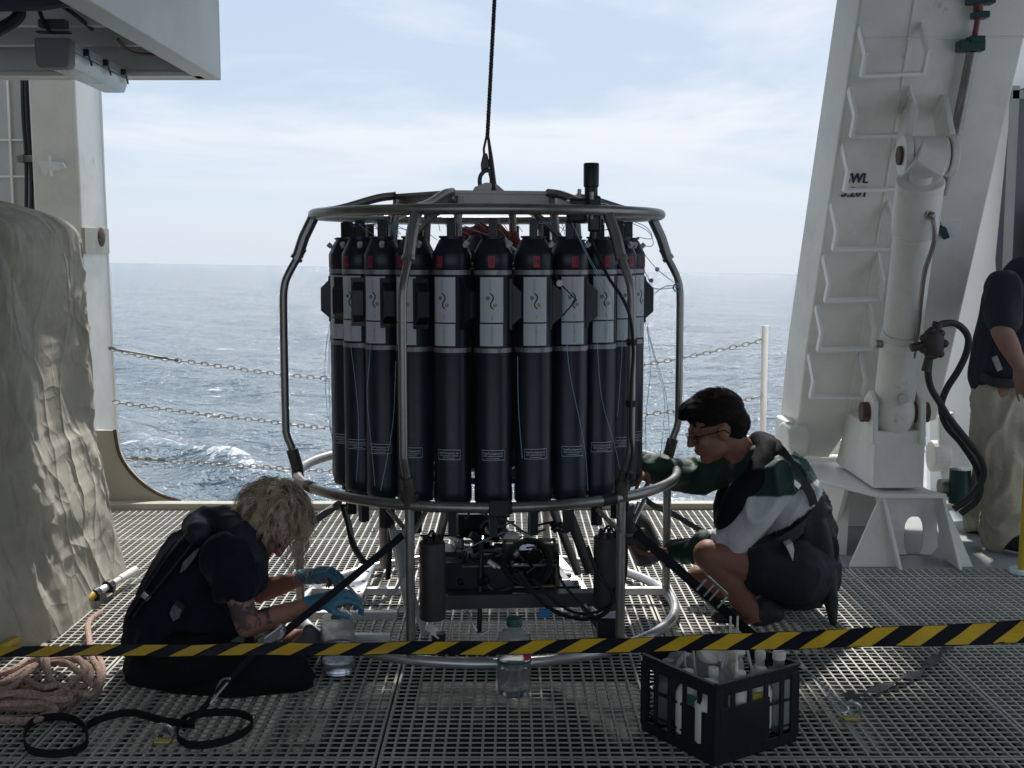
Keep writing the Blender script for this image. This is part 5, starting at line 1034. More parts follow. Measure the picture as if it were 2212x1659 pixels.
wall(cn, e1, L1, -e2, 'side_wall'); wall(cn + e2 * L2, e1, L1, e2, 'side_wall'); wall(cn, e2, L2, -e1, 'end_wall'); wall(cn + e1 * L1, e2, L2, e1, 'end_wall')
b = MB()
b.box(cn + e1 * L1 * .5 + e2 * L2 * .30 - e2 * 0 + Vector((0, 0, .012)), (.0, .0, .0)) if False else None
for k in range(7): b.beam(cn + e1 * (L1 * (k + .5) / 7) + Vector((0, 0, .012)), cn + e1 * (L1 * (k + .5) / 7) + e2 * L2 + Vector((0, 0, .012)), .018, .008)
for k in range(7): b.beam(cn + e2 * (L2 * (k + .5) / 7) + Vector((0, 0, .013)), cn + e2 * (L2 * (k + .5) / 7) + e1 * L1 + Vector((0, 0, .013)), .018, .008)
b.build('base_grid', BLACKP, t, 0)
b = MB(); q = cn - e1 * .006 + e2 * .0; b.box(cn + e2 * .115 + Vector((0, 0, .10)) - e1 * .003, (.20, .006, .135), Matrix((e2, e1, Vector((0, 0, 1)))).transposed()); b.box(cn + e1 * .07 + Vector((0, 0, .09)) - e2 * .003, (.14, .006, .12), Matrix((e1, e2, Vector((0, 0, 1)))).transposed()); b.build('dark_contents_panel', BLACKP, t, 0, .001)  # solid panels added in place of dark contents behind the slots
def inb(u, v, z=0.): return cn + e1 * (L1 * u) + e2 * (L2 * v) + Vector((0, 0, z + .045))
def squeeze(q, r_, hh, m, lbl, nm='sample_container', cap=True, tubes=0, capm=MILKY, cat='bottle', tall=0):
    hh *= 1.06; s_ = thing(nm, lbl, cat, q); b = MB(); b.lathe([(0, 0), (r_ * .9, 0), (r_, .008), (r_, hh * .72), (r_ * .8, hh * .82), (r_ * .42, hh * .9), (r_ * .42, hh)], q, 24); b.build('body', m, s_)
    if cap: b = MB(); b.lathe([(0, hh), (r_ * .5, hh), (r_ * .5, hh + .02), (r_ * .45, hh + .024), (0, hh + .025)], q, 20, cap=False); b.build('cap', capm, s_)
    for k in range(tubes):
        o_ = q + Vector(((k - .5) * .022, 0, hh + .02)); b = MB(); b.cyl(o_, o_ + Vector((0, 0, .03)), .005, 8); b.cyl(o_ + Vector((0, 0, .022)), o_ + Vector((0, 0, .07)), .0035, 8); b.build('spout', MILKY, s_)
    return s_
# big bottle lying on its side, near the far left corner
s_ = thing('large_bottle', 'big grey bottle lying slanted in the crate, rounded base up', 'bottle', inb(.75, .3)); a_ = inb(.92, .28, .15); c_ = inb(.30, .42, .13); dd = (c_ - a_).normalized(); rot = dd.to_track_quat('Z', 'Y').to_matrix(); ln = (c_ - a_).length
b = MB(); b.lathe([(0, 0), (.05, .0), (.058, .01), (.058, ln * .7), (.045, ln * .85), (.02, ln * .95), (.02, ln)], a_, 28, rot); b.build('body', GREYB, s_); b = MB(); b.lathe([(.059, ln * .22), (.0595, ln * .22), (.0595, ln * .3), (.059, ln * .3)], a_, 28, rot, cap=False); b.build('rim', MILKY, s_)
s_ = thing('funnel', 'milky funnel head lying on top of the bottles in the crate', 'funnel', inb(.6, .5, .2)); a_ = inb(.62, .45, .20); rot = Vector((.3, -.4, .5)).to_track_quat('Z', 'Y').to_matrix()
b = MB(); b.lathe([(.012, -.04), (.014, -.02), (.038, .0), (.045, .02), (.045, .035), (.03, .05), (0, .052)], a_, 24, rot, cap=False); b.build('cone', MILKY, s_); b = MB(); b.lathe([(.03, -.004), (.03, .045), (.028, .05), (0, .05)], a_ + Vector((.075, .02, -.005)), 6, rot, cap=False); b.build('cap', MILKY, s_)
squeeze(inb(.20, .10), .042, .155, MILKY, 'milky bottle with square cap nearest the front corner of the crate')
squeeze(inb(.48, .10), .036, .16, MILKY, 'milky wash bottle behind the crate side slots, second from the front corner')
squeeze(inb(.78, .12), .040, .16, mat('smoky_bottle', (.13, .14, .14), .4, trans=.2), 'smoky grey bottle with ochre label at the crate left corner', capm=GREYB)
b = MB(); q = inb(.80, .04, .07); b.box(q, (.002, .05, .06), Matrix((e2, e1, Vector((0, 0, 1)))).transposed()); tag(b.build('ochre_card', mat('ochre_card', (.42, .32, .12), .6), None, 0), 'small ochre card behind the crate side bars', 'card')
squeeze(inb(.12, .40), .034, .17, MILKY, 'milky bottle with spout behind the crate front wall', tubes=1)
squeeze(inb(.42, .46), .030, .195, mat('frosted_bottle', (.45, .46, .43), .35, trans=.3), 'frosted bottle with two thin tubes, middle of the crate', tubes=2)
squeeze(inb(.12, .66), .034, .165, MILKY, 'frosted jar beside the yellow-tagged tubes in the crate', capm=KNOB)
squeeze(inb(.55, .72), .034, .215, MILKY, 'cream bottle with two upright nozzles, tallest in the crate', tubes=2)
squeeze(inb(.12, .88), .040, .20, GREYB, 'grey tall bottle at the right corner of the crate')
squeeze(inb(.33, .27), .032, .17, MILKY, 'milky capped bottle packed behind the front corner bottle of the crate')
squeeze(inb(.62, .50), .033, .19, MILKY, 'milky bottle standing under the funnel in the crate')
squeeze(inb(.36, .88), .034, .18, MILKY, 'milky bottle packed behind the grey tall bottle in the crate')
squeeze(inb(.80, .70), .035, .16, mat('brown_bottle', (.08, .04, .03), .3), 'dark brown bottle half hidden at the back of the crate', capm=BLACKP)
for k, pts in enumerate(([(.30, .35, .20), (.32, .40, .27), (.40, .46, .29), (.45, .50, .22)], [(.36, .45, .20), (.36, .52, .29), (.30, .60, .28), (.2, .62, .19)], [(.6, .2, .14), (.62, .18, .22), (.6, .2, .27)], [(.5, .22, .15), (.52, .2, .24), (.5, .24, .26)])):
    b = MB(); b.tube(spline([inb(*p) for p in pts], 6), .0042, 8); tag(b.build('plastic_tube', mat('milky_tube', (.62, .62, .58), .3, trans=.2)), ['bent milky tube arching over the middle of the crate', 'longer milky tube arching beside the cream two-nozzle bottle', 'thin milky tube standing by the crate left wall, outer one', 'thin milky tube standing by the crate left wall, inner one'][k], 'tube', 'bent tubes in the crate')
b = MB(); b.box(inb(.04, .58, .12), (.065, .008, .03), Matrix((e2, e1, Vector((0, 0, 1)))).transposed()); tag(b.build('yellow_tag', mat('yellow_tag', (.42, .36, .04), .5), None, 0), 'small yellow tag behind the crate front bars', 'tag')
b = MB(); b.box(inb(.30, .02, .12), (.008, .05, .026), Matrix((e2, e1, Vector((0, 0, 1)))).transposed()); tag(b.build('green_tag', mat('deep_green_tag', (.02, .15, .08), .5), None, 0), 'small green tag behind the crate side bars', 'tag')
# ------------------------------------------------------------------ people
def cap_(mb, a, ra, c, rc_, seg=14):
    a, c = Vector(a), Vector(c); mb.sphere(a, ra, seg, 9); mb.sphere(c, rc_, seg, 9)
    if (c - a).length > 1e-4: mb.cyl(a, c, ra, seg, r2=rc_)
def chainp(mb, pts):                                   # [(point, radius), ...]
    for i in range(len(pts) - 1): cap_(mb, pts[i][0], pts[i][1], pts[i + 1][0], pts[i + 1][1])
def ell(mb, c, r, fwd=None, up=(0, 0, 1)):              # radii along (fwd, side, up)
    if fwd is None: m = Matrix.Identity(3)
    else: f_ = Vector(fwd).normalized(); s_ = Vector(up).cross(f_).normalized(); u_ = f_.cross(s_); m = Matrix((f_, s_, u_)).transposed()
    mb.sphere(c, tuple(r), 18, 12, mtx=m)
def remesh(mb, name, mats, parent, voxel=.008, smooth=5, fold=None, floor=None, tint=None, cut=None, fs=.5):
    me = bpy.data.meshes.new('tmp'); me.from_pydata(mb.V, [], mb.F); o = bpy.data.objects.new('tmp', me); COL.objects.link(o)
    m = o.modifiers.new('r', 'REMESH'); m.mode = 'VOXEL'; m.voxel_size = voxel; m.use_smooth_shade = True
    s_ = o.modifiers.new('s', 'SMOOTH'); s_.iterations = smooth; s_.factor = fs
    dg = bpy.context.evaluated_depsgraph_get(); me2 = bpy.data.meshes.new_from_object(o.evaluated_get(dg)); bpy.data.objects.remove(o)
    n = len(me2.vertices); co = np.empty(n * 3); me2.vertices.foreach_get('co', co); co = co.reshape(-1, 3); nr = np.empty(n * 3); me2.vertices.foreach_get('normal', nr); nr = nr.reshape(-1, 3)
    if fold:
        amp, sc, dr = fold; d_ = np.array(Vector(dr).normalized()) if dr else None
        for i in range(n):
            p = Vector(co[i]);
            if dr: p = p - Vector(d_) * p.dot(Vector(d_)) * .65
            f_ = 1 - abs(mnoise.noise(p * sc)) * 2.3; f2 = mnoise.noise(p * sc * .5 + Vector((7, 3, 1)))
            co[i] += nr[i] * amp * (max(0, f_) ** 1.6 - .35 + .8 * f2)
    if floor is not None: co[:, 2] = np.where(co[:, 2] < floor + .03, floor + .03 * np.exp((co[:, 2] - floor - .03) / .03), co[:, 2])
    me2.vertices.foreach_set('co', co.ravel())
    if tint:
        ca = me2.color_attributes.new('tint', 'FLOAT_COLOR', 'POINT'); cols = np.ones((n, 4), np.float32)
        for i in range(n): cols[i, :3] = tint(Vector(co[i]))
        ca.data.foreach_set('color', cols.ravel())
    me2.materials.clear(); me2.materials.append(mats)
    for p in me2.polygons: p.use_smooth = True; p.material_index = 0
    me2.update(); me2.name = name; ob = bpy.data.objects.new(name, me2); link(ob, parent); return ob
def hand(mb, wrist, palm_dir, normal, curl=.5, thumb=1, sc=1., spread=.12, pinch=False):
    d = Vector(palm_dir).normalized(); nrm = Vector(normal); nrm = (nrm - d * nrm.dot(d)).normalized(); s_ = d.cross(nrm); w = Vector(wrist)
    k = .085 * sc
    for j in range(4):
        u = (j - 1.5) * .0195 * sc; cap_(mb, w + s_ * u * .55 + d * .012, .0145 * sc, w + d * k + s_ * u, .0115 * sc, 10)
    lens = [.070, .078, .072, .058]
    for j in range(4):
        u = (j - 1.5) * .0205 * sc; p = w + d * k + s_ * u; dd = (d + s_ * (j - 1.5) * spread).normalized(); L_ = lens[j] * sc; c_ = curl * (1 + .12 * (j - 1.5)); a_ = 0
        for q, (f_, r_) in enumerate(((.42, .0092), (.33, .0084), (.25, .0074))):
            a_ += c_ * (.7 if q == 0 else 1.); nd = dd * math.cos(a_) + nrm * math.sin(a_); e_ = p + nd * L_ * f_; cap_(mb, p, r_ * sc, e_, (r_ - .0007) * sc, 10); p = e_
    p = w + d * .022 * sc - s_ * thumb * .026 * sc * -1 * -1 + nrm * .004; t_dir = (d * .62 - s_ * thumb * .6 + nrm * .45).normalized()
    e_ = p + t_dir * .040 * sc; cap_(mb, w + d * .012 * sc, .015 * sc, p, .0135 * sc, 10); cap_(mb, p, .0125 * sc, e_, .0105 * sc, 10); e2_ = e_ + (d * .85 + nrm * (.5 if curl > .3 else .1)).normalized() * .034 * sc; cap_(mb, e_, .0100 * sc, e2_, .0082 * sc, 10)
def head(mb, c, fwd, up, s_=1.):
    f_ = Vector(fwd).normalized(); u_ = Vector(up); u_ = (u_ - f_ * u_.dot(f_)).normalized(); sd_ = u_.cross(f_)
    def L_(x, y, z): return Vector(c) + (f_ * x + sd_ * y + u_ * z) * s_
    ell(mb, L_(-.012, 0, .025), (.097 * s_, .076 * s_, .088 * s_), f_, u_); ell(mb, L_(.028, 0, -.035), (.062 * s_, .058 * s_, .075 * s_), f_, u_)
    ell(mb, L_(.060, 0, -.088), (.028 * s_, .030 * s_, .022 * s_), f_, u_); ell(mb, L_(.018, 0, -.07), (.06 * s_, .054 * s_, .032 * s_), f_, u_)
    cap_(mb, L_(.088, 0, .012), .011 * s_, L_(.104, 0, -.022), .013 * s_, 10); ell(mb, L_(.080, 0, .024), (.014 * s_, .045 * s_, .010 * s_), f_, u_)
    for y in (-.010, .010): mb.sphere(L_(.096, y, -.027), .0070 * s_, 8, 6)
    ell(mb, L_(.085, 0, -.050), (.014 * s_, .024 * s_, .006 * s_), f_, u_); ell(mb, L_(.083, 0, -.062), (.013 * s_, .021 * s_, .007 * s_), f_, u_)
    for y in (-1, 1):
        ell(mb, L_(.066, y * .040, -.022), (.020 * s_, .018 * s_, .016 * s_), f_, u_); ell(mb, L_(-.006, y * .076, -.012), (.020 * s_, .010 * s_, .032 * s_), f_, u_); ell(mb, L_(-.008, y * .083, .004), (.018 * s_, .006 * s_, .016 * s_), f_, u_)
    return L_
SK = (.36, .17, .115)
def skin_tint(base=SK, ink=None):
    def f_(p):
        c = list(base)
        if ink:
            a_, b_, lo, hi = ink; ab = b_ - a_; t_ = (p - a_).dot(ab) / ab.length_squared; q = a_ + ab * t_
            if lo < t_ < hi and (p - q).length < .09:
                n_ = mnoise.noise(p * 46) ; n2_ = mnoise.noise(p * 17 + Vector((3, 1, 2)))
                if abs(n_) < .13 or n2_ > .22: c = [.10, .07, .065]
                elif n2_ > .02: c = [v * .68 for v in c]
        return c
    return f_

# --- woman kneeling/sitting at the left, leaning over, arms forward
def woman():
    t = thing('person', 'blond person in dark navy clothes and blue gloves seated on the grating, leaning forward', 'person', Vector((P(400, 1400, 4.25).x, 4.25, 0)))
    sh_n = P(498, 1205, 4.10); el_n = P(533, 1352, 4.02); wr_n = P(684, 1302, 4.10)
    sh_f = P(520, 1195, 4.44); el_f = P(560, 1278, 4.46); wr_f = P(664, 1246, 4.42)
    hc = P(582, 1134, 4.28); fw = Vector((.50, -.08, -.86)); up_ = Vector((.86, 0, .50))
    b = MB()
    L_ = head(b, hc, fw, up_, 1.04)
    cap_(b, P(512, 1172, 4.27), .062, L_(-.03, 0, -.06), .052)
    chainp(b, [(P(372, 1375, 4.25), .13), (P(400, 1310, 4.25), .125), (P(455, 1220, 4.26), .13), (P(500, 1180, 4.27), .10)])
    chainp(b, [(sh_n, .055), (sh_n.lerp(el_n, .5), .050), (el_n + Vector((0, 0, 0)), .040), (el_n.lerp(wr_n, .35), .040), (wr_n, .025)])
    chainp(b, [(sh_f, .055), (el_f, .043), (el_f.lerp(wr_f, .35), .040), (wr_f, .026)])
    chainp(b, [(P(400, 1420, 4.12), .10), (P(590, 1452, 4.0), .07), (P(610, 1462, 3.99), .06), (P(470, 1490, 3.97), .045), (P(430, 1492, 4.0), .04)])
    chainp(b, [(P(400, 1410, 4.4), .10), (P(590, 1398, 4.5), .07), (P(665, 1385, 4.3), .045)])
    hand(b, wr_n, P(740, 1290, 4.12) - wr_n, (0.15, .25, -.9), .75, 1, .86)
    hand(b, wr_f, P(725, 1238, 4.38) - wr_f, (.2, -.25, -.9), .9, -1, .86)
    body = remesh(b, 'body', SKIN, t, .006, 4, floor=.004, tint=skin_tint((.40, .20, .135), (sh_n, el_n, .25, 1.08)))
    # clothes
    b = MB()
    chainp(b, [(P(360, 1385, 4.25), .155), (P(380, 1320, 4.25), .150), (P(432, 1232, 4.26), .158), (P(478, 1185, 4.27), .125), (P(502, 1168, 4.27), .085)])
    ell(b, P(345, 1350, 4.25), (.115, .16, .14)); cap_(b, P(440, 1340, 4.2), .13, P(490, 1375, 4.18), .09); cap_(b, P(500, 1225, 4.15), .085, P(520, 1255, 4.16), .07)
    chainp(b, [(sh_n + Vector((-.01, 0, 0)), .088), (sh_n.lerp(el_n, .38) + Vector((-.005, 0, 0)), .078)]); chainp(b, [(sh_f, .085), (sh_f.lerp(el_f, .6), .07)])
    remesh(b, 'shirt', NAVY, t, .008, 4, fold=(.018, 11, (.4, 0, 1)), floor=.02)
    b = MB()
    chainp(b, [(P(385, 1415, 4.25), .14), (P(400, 1425, 4.10), .115), (P(560, 1450, 3.98), .085), (P(622, 1452, 3.98), .075), (P(640, 1470, 4.0), .065), (P(520, 1500, 3.95), .062), (P(400, 1502, 3.99), .058)])
    chainp(b, [(P(350, 1440, 4.2), .13), (P(330, 1470, 4.08), .09), (P(400, 1500, 4.0), .06)])
    chainp(b, [(P(400, 1410, 4.42), .12), (P(560, 1400, 4.45), .088), (P(640, 1420, 4.35), .07), (P(600, 1440, 4.2), .07)])
    remesh(b, 'trousers', BLACKF, t, .009, 5, fold=(.010, 9, (1, 0, 0)), floor=.004)
    b = MB(); chainp(b, [(P(645, 1398, 4.24), .034), (P(672, 1378, 4.24), .036), (P(682, 1392, 4.22), .03)]); cap_(b, P(668, 1362, 4.24), .024, P(684, 1374, 4.24), .022); remesh(b, 'shoe', GREYSHOE, t, .006, 3, floor=.004)
    b = MB(); chainp(b, [(P(640, 1470, 4.02), .035), (P(668, 1478, 4.0), .03)]); remesh(b, 'shoe', GREYSHOE, t, .006, 3, floor=.004)
    # life vest worn on the back and neck
    b = MB(); chainp(b, [(P(428, 1150, 4.12), .045), (P(430, 1138, 4.27), .062), (P(444, 1132, 4.38), .05)]); chainp(b, [(P(445, 1128, 4.27), .060), (P(482, 1130, 4.27), .065), (P(520, 1160, 4.16), .055), (P(548, 1205, 4.13), .05), (P(553, 1260, 4.14), .042)])
    chainp(b, [(P(500, 1140, 4.36), .055), (P(545, 1190, 4.40), .05), (P(553, 1255, 4.4), .04)])
    remesh(b, 'life_vest', mat('navy_vest_cover', (.020, .020, .034), .6, var=.2, vs=20, bump=.2, bs=90), t, .008, 5, fold=(.006, 12, None))
    b = MB()
    for k, pts in enumerate(([(425, 1128), (370, 1190), (325, 1255), (290, 1310), (268, 1350)], [(438, 1142), (395, 1200), (350, 1255), (310, 1300), (290, 1330)])):
        b.ribbon(spline([P(x, y, 4.12 - .02 * k) for x, y in pts], 6), .03, .005, (.3, .6, .5))
    b.ribbon(spline([P(272, 1352, 4.2), P(300, 1378, 4.12), P(360, 1400, 4.08), P(450, 1395, 4.07), P(520, 1375, 4.12)], 6), .035, .005, (0, .3, 1)); b.build('harness_strap', BLACKR, t)
    b = MB(); b.beam(P(312, 1292, 4.1), P(320, 1282, 4.1), .02, .03); b.build('buckle', STEELB, t, 0, .002)
    grp = mat('grey_print', (.13, .14, .14), .7, var=.3, vs=50)
    b = MB(); b.poly([P(375, 1305, 4.035), P(392, 1318, 4.035), P(387, 1335, 4.035), P(374, 1342, 4.035), P(366, 1325, 4.035)], (0, .05, 0)); b.build('shirt_patch', grp, t, 0)
    b = MB(); b.poly([P(395, 1215, 4.085), P(420, 1190, 4.085), P(432, 1183, 4.085), P(420, 1205, 4.085), P(400, 1232, 4.085), P(388, 1238, 4.085)], (0, .05, 0)); b.build('shirt_patch', grp, t, 0)
    b = MB(); b.poly([P(498, 1385, 4.01), P(520, 1372, 4.01), P(528, 1380, 4.01), P(522, 1398, 4.01), P(502, 1400, 4.01)], (0, .03, 0)); b.build('knee_patch', mat('olive_print', (.09, .095, .07), .7, var=.3, vs=50), t, 0)
    # gloves
    for wr, to, nrm_, cu, th_ in ((wr_n, P(740, 1290, 4.12), (0.15, .25, -.9), .75, 1), (wr_f, P(725, 1238, 4.38), (.2, -.25, -.9), .9, -1)):
        b = MB(); hand(b, wr + (to - wr).normalized() * .006, to - wr, nrm_, cu, th_, 1.16); d_ = (to - wr).normalized(); cap_(b, wr - d_ * .03, .031, wr + d_ * .02, .031, 14)
        for k in range(3): b.sphere(wr + d_ * (.05 + .022 * k), .034 if k < 2 else .028, 14, 9)
        remesh(b, 'glove', GLOVE, t, .0045, 3, fold=(.0022, 42, None))
    b = MB(); ell(b, L_(.078, -.034, .0), (.008, .012, .007), fw, up_); ell(b, L_(.078, .034, 0), (.008, .012, .007), fw, up_); b.build('eyes', EYE, t)
    # hair: a base and several hundred wavy locks
    b = MB(); ell(b, L_(-.030, 0, .042), (.112, .094, .096), fw, up_); ell(b, L_(-.055, 0, -.01), (.075, .082, .085), fw, up_); hb = remesh(b, 'hair', mat('blond_base', (.27, .20, .115), .6, var=.5, vs=45, bump=.8, bs=90), t, .007, 2, fold=(.012, 22, (0, 0, 1)))
    r_ = random.Random(21); b1 = MB(); b2 = MB(); b3 = MB()
    for i in range(300):         # guides: each carries a lock of strands that meet at the tip
        a_ = r_.uniform(0, 2 * math.pi); e_ = r_.uniform(-.45, 1.5); x, y, z = math.cos(e_) * math.cos(a_), math.cos(e_) * math.sin(a_), math.sin(e_)
        if x > .45 and z < .30: continue
        p = L_(-.026 + .116 * x, .097 * y, .036 + .102 * z); cen = L_(-.02, 0, .02); outd = (p - cen).normalized()
        crown = L_(-.075, 0, .085); fl = p - crown; fl = fl - outd * fl.dot(outd); fl = fl.normalized() if fl.length > .012 else Vector((1, 0, 0))
        ln = r_.uniform(.06, .125); ph = r_.uniform(0, 6); wv = r_.uniform(.006, .012); fq = r_.uniform(.35, .75); sdw = fl.cross(outd).normalized(); q = p; base = [p]; nseg = 11
        for k in range(1, nseg):
            w_ = k / nseg; dd = (fl * (1 - .4 * w_) + outd * (.38 * (1 - w_)) + Vector((.15, 0, -1)) * w_ * .75).normalized(); q = q + dd * ln / nseg; v = q - cen
            if v.length < .112: q = cen + v.normalized() * .112
            base.append(q + sdw * wv * math.sin(ph + k * fq) + outd * wv * .8 * math.cos(ph + k * fq))
        bb = (b1, b2, b1, b3)[r_.randrange(4)]
        for s__ in range(15):
            off = Vector((r_.gauss(0, .0085), r_.gauss(0, .0085), r_.gauss(0, .0085))); jit = r_.uniform(-.3, .3); wl = r_.uniform(.75, 1.1)
            pts = [base[k] + off * (1 - .75 * k / nseg) + sdw * .002 * math.sin(jit + k) for k in range(max(4, int(nseg * wl)) if wl < 1 else nseg)]
            rad = r_.uniform(.0006, .0012); bb.tube(pts, [rad * (1 - .7 * (k / (len(pts) - 1))) for k in range(len(pts))], 4)
    for k in range(90):          # flyaway strands
        a_ = r_.uniform(0, 2 * math.pi); e_ = r_.uniform(0, 1.5); od = L_(math.cos(e_) * math.cos(a_), math.cos(e_) * math.sin(a_), math.sin(e_)) - L_(0, 0, 0); p = L_(-.02, 0, .03) + od * .105; q = p; pts = [p]; d_ = (od + Vector((r_.uniform(-1, 1), r_.uniform(-1, 1), r_.uniform(-1, .6)))).normalized()
        for j in range(6): d_ = (d_ + Vector((r_.uniform(-.5, .5), r_.uniform(-.5, .5), r_.uniform(-.6, .2)))).normalized(); q = q + d_ * .009; pts.append(q)
        b3.tube(pts, .0006, 3)
    for k in range(85):      # loose strands hanging in front of the face
        p = L_(.075 + r_.uniform(-.04, .03), r_.uniform(-.07, .07), .07 + r_.uniform(-.04, .03)); pts = [p]; q = p; ph = r_.uniform(0, 6); ln = r_.uniform(.09, .19)
        for j in range(1, 9): q = q + Vector((.16 - .02 * j, 0, -1)).normalized() * ln / 9; pts.append(q + Vector((.009 * math.sin(ph + j * 1.1), .006 * math.cos(ph + j), 0)))
        (b1, b2, b3)[k % 3].tube(pts, [.0011 * (1 - .6 * j / 9) for j in range(9)], 4)
    for bb, nm, m in ((b1, 'hair_locks', BLOND), (b2, 'hair_locks', mat('dark_blond_hair', (.27, .20, .13), .45, var=.4, vs=30)), (b3, 'hair_locks', mat('pale_blond_hair', (.74, .64, .48), .4, var=.3, vs=30))):
        o = bb.build(nm, m, hb); o['kind'] = 'stuff'
woman()

# --- man squatting at the right, reaching left to the sampler
def man():
    t = thing('person', 'dark-haired person with glasses squatting in a green and white jacket, black vest and shorts', 'person', Vector((P(1680, 1300, 4.8).x, 4.8, 0)))
    sh_n = P(1668, 1040, 4.66); el_n = P(1592, 1168, 4.66); wr_n = P(1448, 1192, 4.82)
    sh_f = P(1590, 1010, 4.98); el_f = P(1500, 1030, 5.0); wr_f = P(1392, 1012, 4.86)
    hc = P(1545, 925, 4.80); fw = Vector((-.90, -.08, -.34)); up_ = Vector((-.30, .0, .95))
    hip_n, kn_n, an_n = P(1712, 1232, 4.68), P(1530, 1198, 4.66), P(1640, 1352, 4.70)
    hip_f, kn_f, an_f = P(1705, 1240, 4.96), P(1512, 1250, 5.02), P(1640, 1335, 5.02)
    b = MB(); L_ = head(b, hc, fw, up_, 1.14)
    cap_(b, P(1612, 985, 4.84), .066, L_(-.03, 0, -.06), .060)
    chainp(b, [(P(1722, 1240, 4.84), .135), (P(1715, 1150, 4.84), .13), (P(1680, 1060, 4.84), .14), (P(1630, 1010, 4.84), .10)])
    chainp(b, [(sh_n, .06), (el_n, .045), (el_n.lerp(wr_n, .3), .044), (wr_n, .029)]); chainp(b, [(sh_f, .06), (el_f, .045), (wr_f, .030)])
    chainp(b, [(hip_n, .105), (hip_n.lerp(kn_n, .45), .092), (kn_n, .062), (kn_n.lerp(an_n, .35) + Vector((.022, 0, 0)), .066), (kn_n.lerp(an_n, .65) + Vector((.01, 0, 0)), .050), (an_n, .038)])
    chainp(b, [(hip_f, .105), (hip_f.lerp(kn_f, .5), .088), (kn_f, .060), (kn_f.lerp(an_f, .4), .06), (an_f, .038)])
    cap_(b, an_n, .038, P(1600, 1372, 4.64), .03)
    hand(b, wr_n, P(1385, 1196, 4.84) - wr_n, (-.2, .2, .9), .45, 1, 1.08)
    hand(b, wr_f, P(1348, 1040, 4.72) - wr_f, (.1, .6, -.6), .55, -1, 1.08)
    remesh(b, 'body', SKIN, t, .006, 4, floor=.03, tint=skin_tint((.27, .13, .088)))
    # jacket: green over chest and shoulders, white on sleeve and side
    b = MB(); chainp(b, [(P(1728, 1180, 4.84), .15), (P(1712, 1120, 4.84), .155), (P(1676, 1060, 4.84), .165), (P(1636, 1020, 4.84), .125)])
    chainp(b, [(sh_n + Vector((.012, .0, .0)), .092), (sh_n.lerp(el_n, .55), .085), (el_n + Vector((-.0, 0, .01)), .074)]); chainp(b, [(el_n, .06), (el_n.lerp(wr_n, .5), .052), (el_n.lerp(wr_n, .93), .042)])
    chainp(b, [(sh_f, .085), (el_f, .066), (el_f.lerp(wr_f, .5), .060), (el_f.lerp(wr_f, .92), .050)])
    d0 = P(1562, 1088, 4.6); 
    k0, k1 = P(1640, 1182, 4.7), P(1765, 1085, 4.7)
    def tint(p):
        if p.x > k0.x and p.z < k0.z + (k1.z - k0.z) * (p.x - k0.x) / (k1.x - k0.x): return (.012, .020, .020)
        px = CX + F * 0
        # garment-space rule: near sleeve and flank are white below the yoke line, the far arm and cuffs stay green
        if p.y > 4.86: return (.018, .05, .036)
        yoke = d0.z + .05 - .17 * max(0., p.x - 1.03) * 0 + .30 * max(0, p.x - 1.14)
        if p.x < .80: return (.018, .05, .036)
        if p.z < yoke - .02: return (.56, .57, .58)
        return (.018, .045, .040)
    remesh(b, 'jacket', JACKET, t, .008, 5, fold=(.021, 12, (.5, 0, 1)), tint=tint)
    b = MB(); chainp(b, [(P(1735, 1235, 4.84), .16), (hip_n, .132), (hip_n.lerp(kn_n, .36), .116)]); chainp(b, [(hip_f, .13), (hip_f.lerp(kn_f, .36), .114)]); ell(b, P(1712, 1290, 4.82), (.13, .15, .08))
    remesh(b, 'shorts', mat('black_shorts', (.012, .014, .018), .75, var=.3, bump=.3, bs=120), t, .008, 5, fold=(.008, 10, (1, 0, 0)), floor=.06)
    # vest: collar roll round the neck, panel down the chest, back strap and belt
    b = MB(); chainp(b, [(P(1640, 955, 4.84), .050), (P(1664, 975, 4.76), .058), (P(1640, 1030, 4.66), .060), (P(1596, 1075, 4.66), .058), (P(1572, 1120, 4.68), .05), (P(1566, 1150, 4.7), .04)])
    chainp(b, [(P(1640, 955, 4.84), .050), (P(1632, 975, 4.94), .06), (P(1590, 1030, 5.0), .055), (P(1566, 1090, 4.98), .05), (P(1566, 1150, 4.94), .045)])
    chainp(b, [(P(1650, 965, 4.84), .06), (P(1690, 995, 4.84), .045)])
    remesh(b, 'life_vest', mat('black_vest_cover', (.009, .009, .014), .8, var=.25, vs=20, bump=.2, bs=90, spec=.2), t, .008, 6, fold=(.004, 12, None))
    b = MB(); b.ribbon(spline([P(1655, 945, 4.78), P(1690, 975, 4.69), P(1722, 1025, 4.655), P(1750, 1065, 4.68), P(1762, 1110, 4.70)], 5), .035, .006, (.6, .2, .5)); b.ribbon(spline([P(1700, 985, 4.98), P(1745, 1060, 4.92), P(1768, 1110, 4.86)], 5), .035, .006, (.6, -.2, .5))
    b.ribbon(spline([P(1590, 1200, 4.62), P(1650, 1190, 4.60), P(1720, 1150, 4.64), P(1765, 1105, 4.72)], 5), .05, .006, (.2, 0, 1)); b.build('harness_strap', BLACKR, t)
    b = MB(); chainp(b, [(P(1755, 1100, 4.74), .042), (P(1775, 1180, 4.74), .05), (P(1790, 1250, 4.74), .035), (P(1795, 1310, 4.73), .026), (P(1800, 1345, 4.72), .018)]); remesh(b, 'hanging_pouch', mat('black_green_bag', (.012, .018, .018), .6, var=.3), t, .007, 3, fold=(.006, 12, (0, 0, 1)))
    b = MB(); b.poly([P(1698, 1178, 4.56), P(1712, 1172, 4.56), P(1716, 1188, 4.56), P(1713, 1212, 4.56)], (0, .06, 0)); b.build('white_tab', KNOB, t, 0)
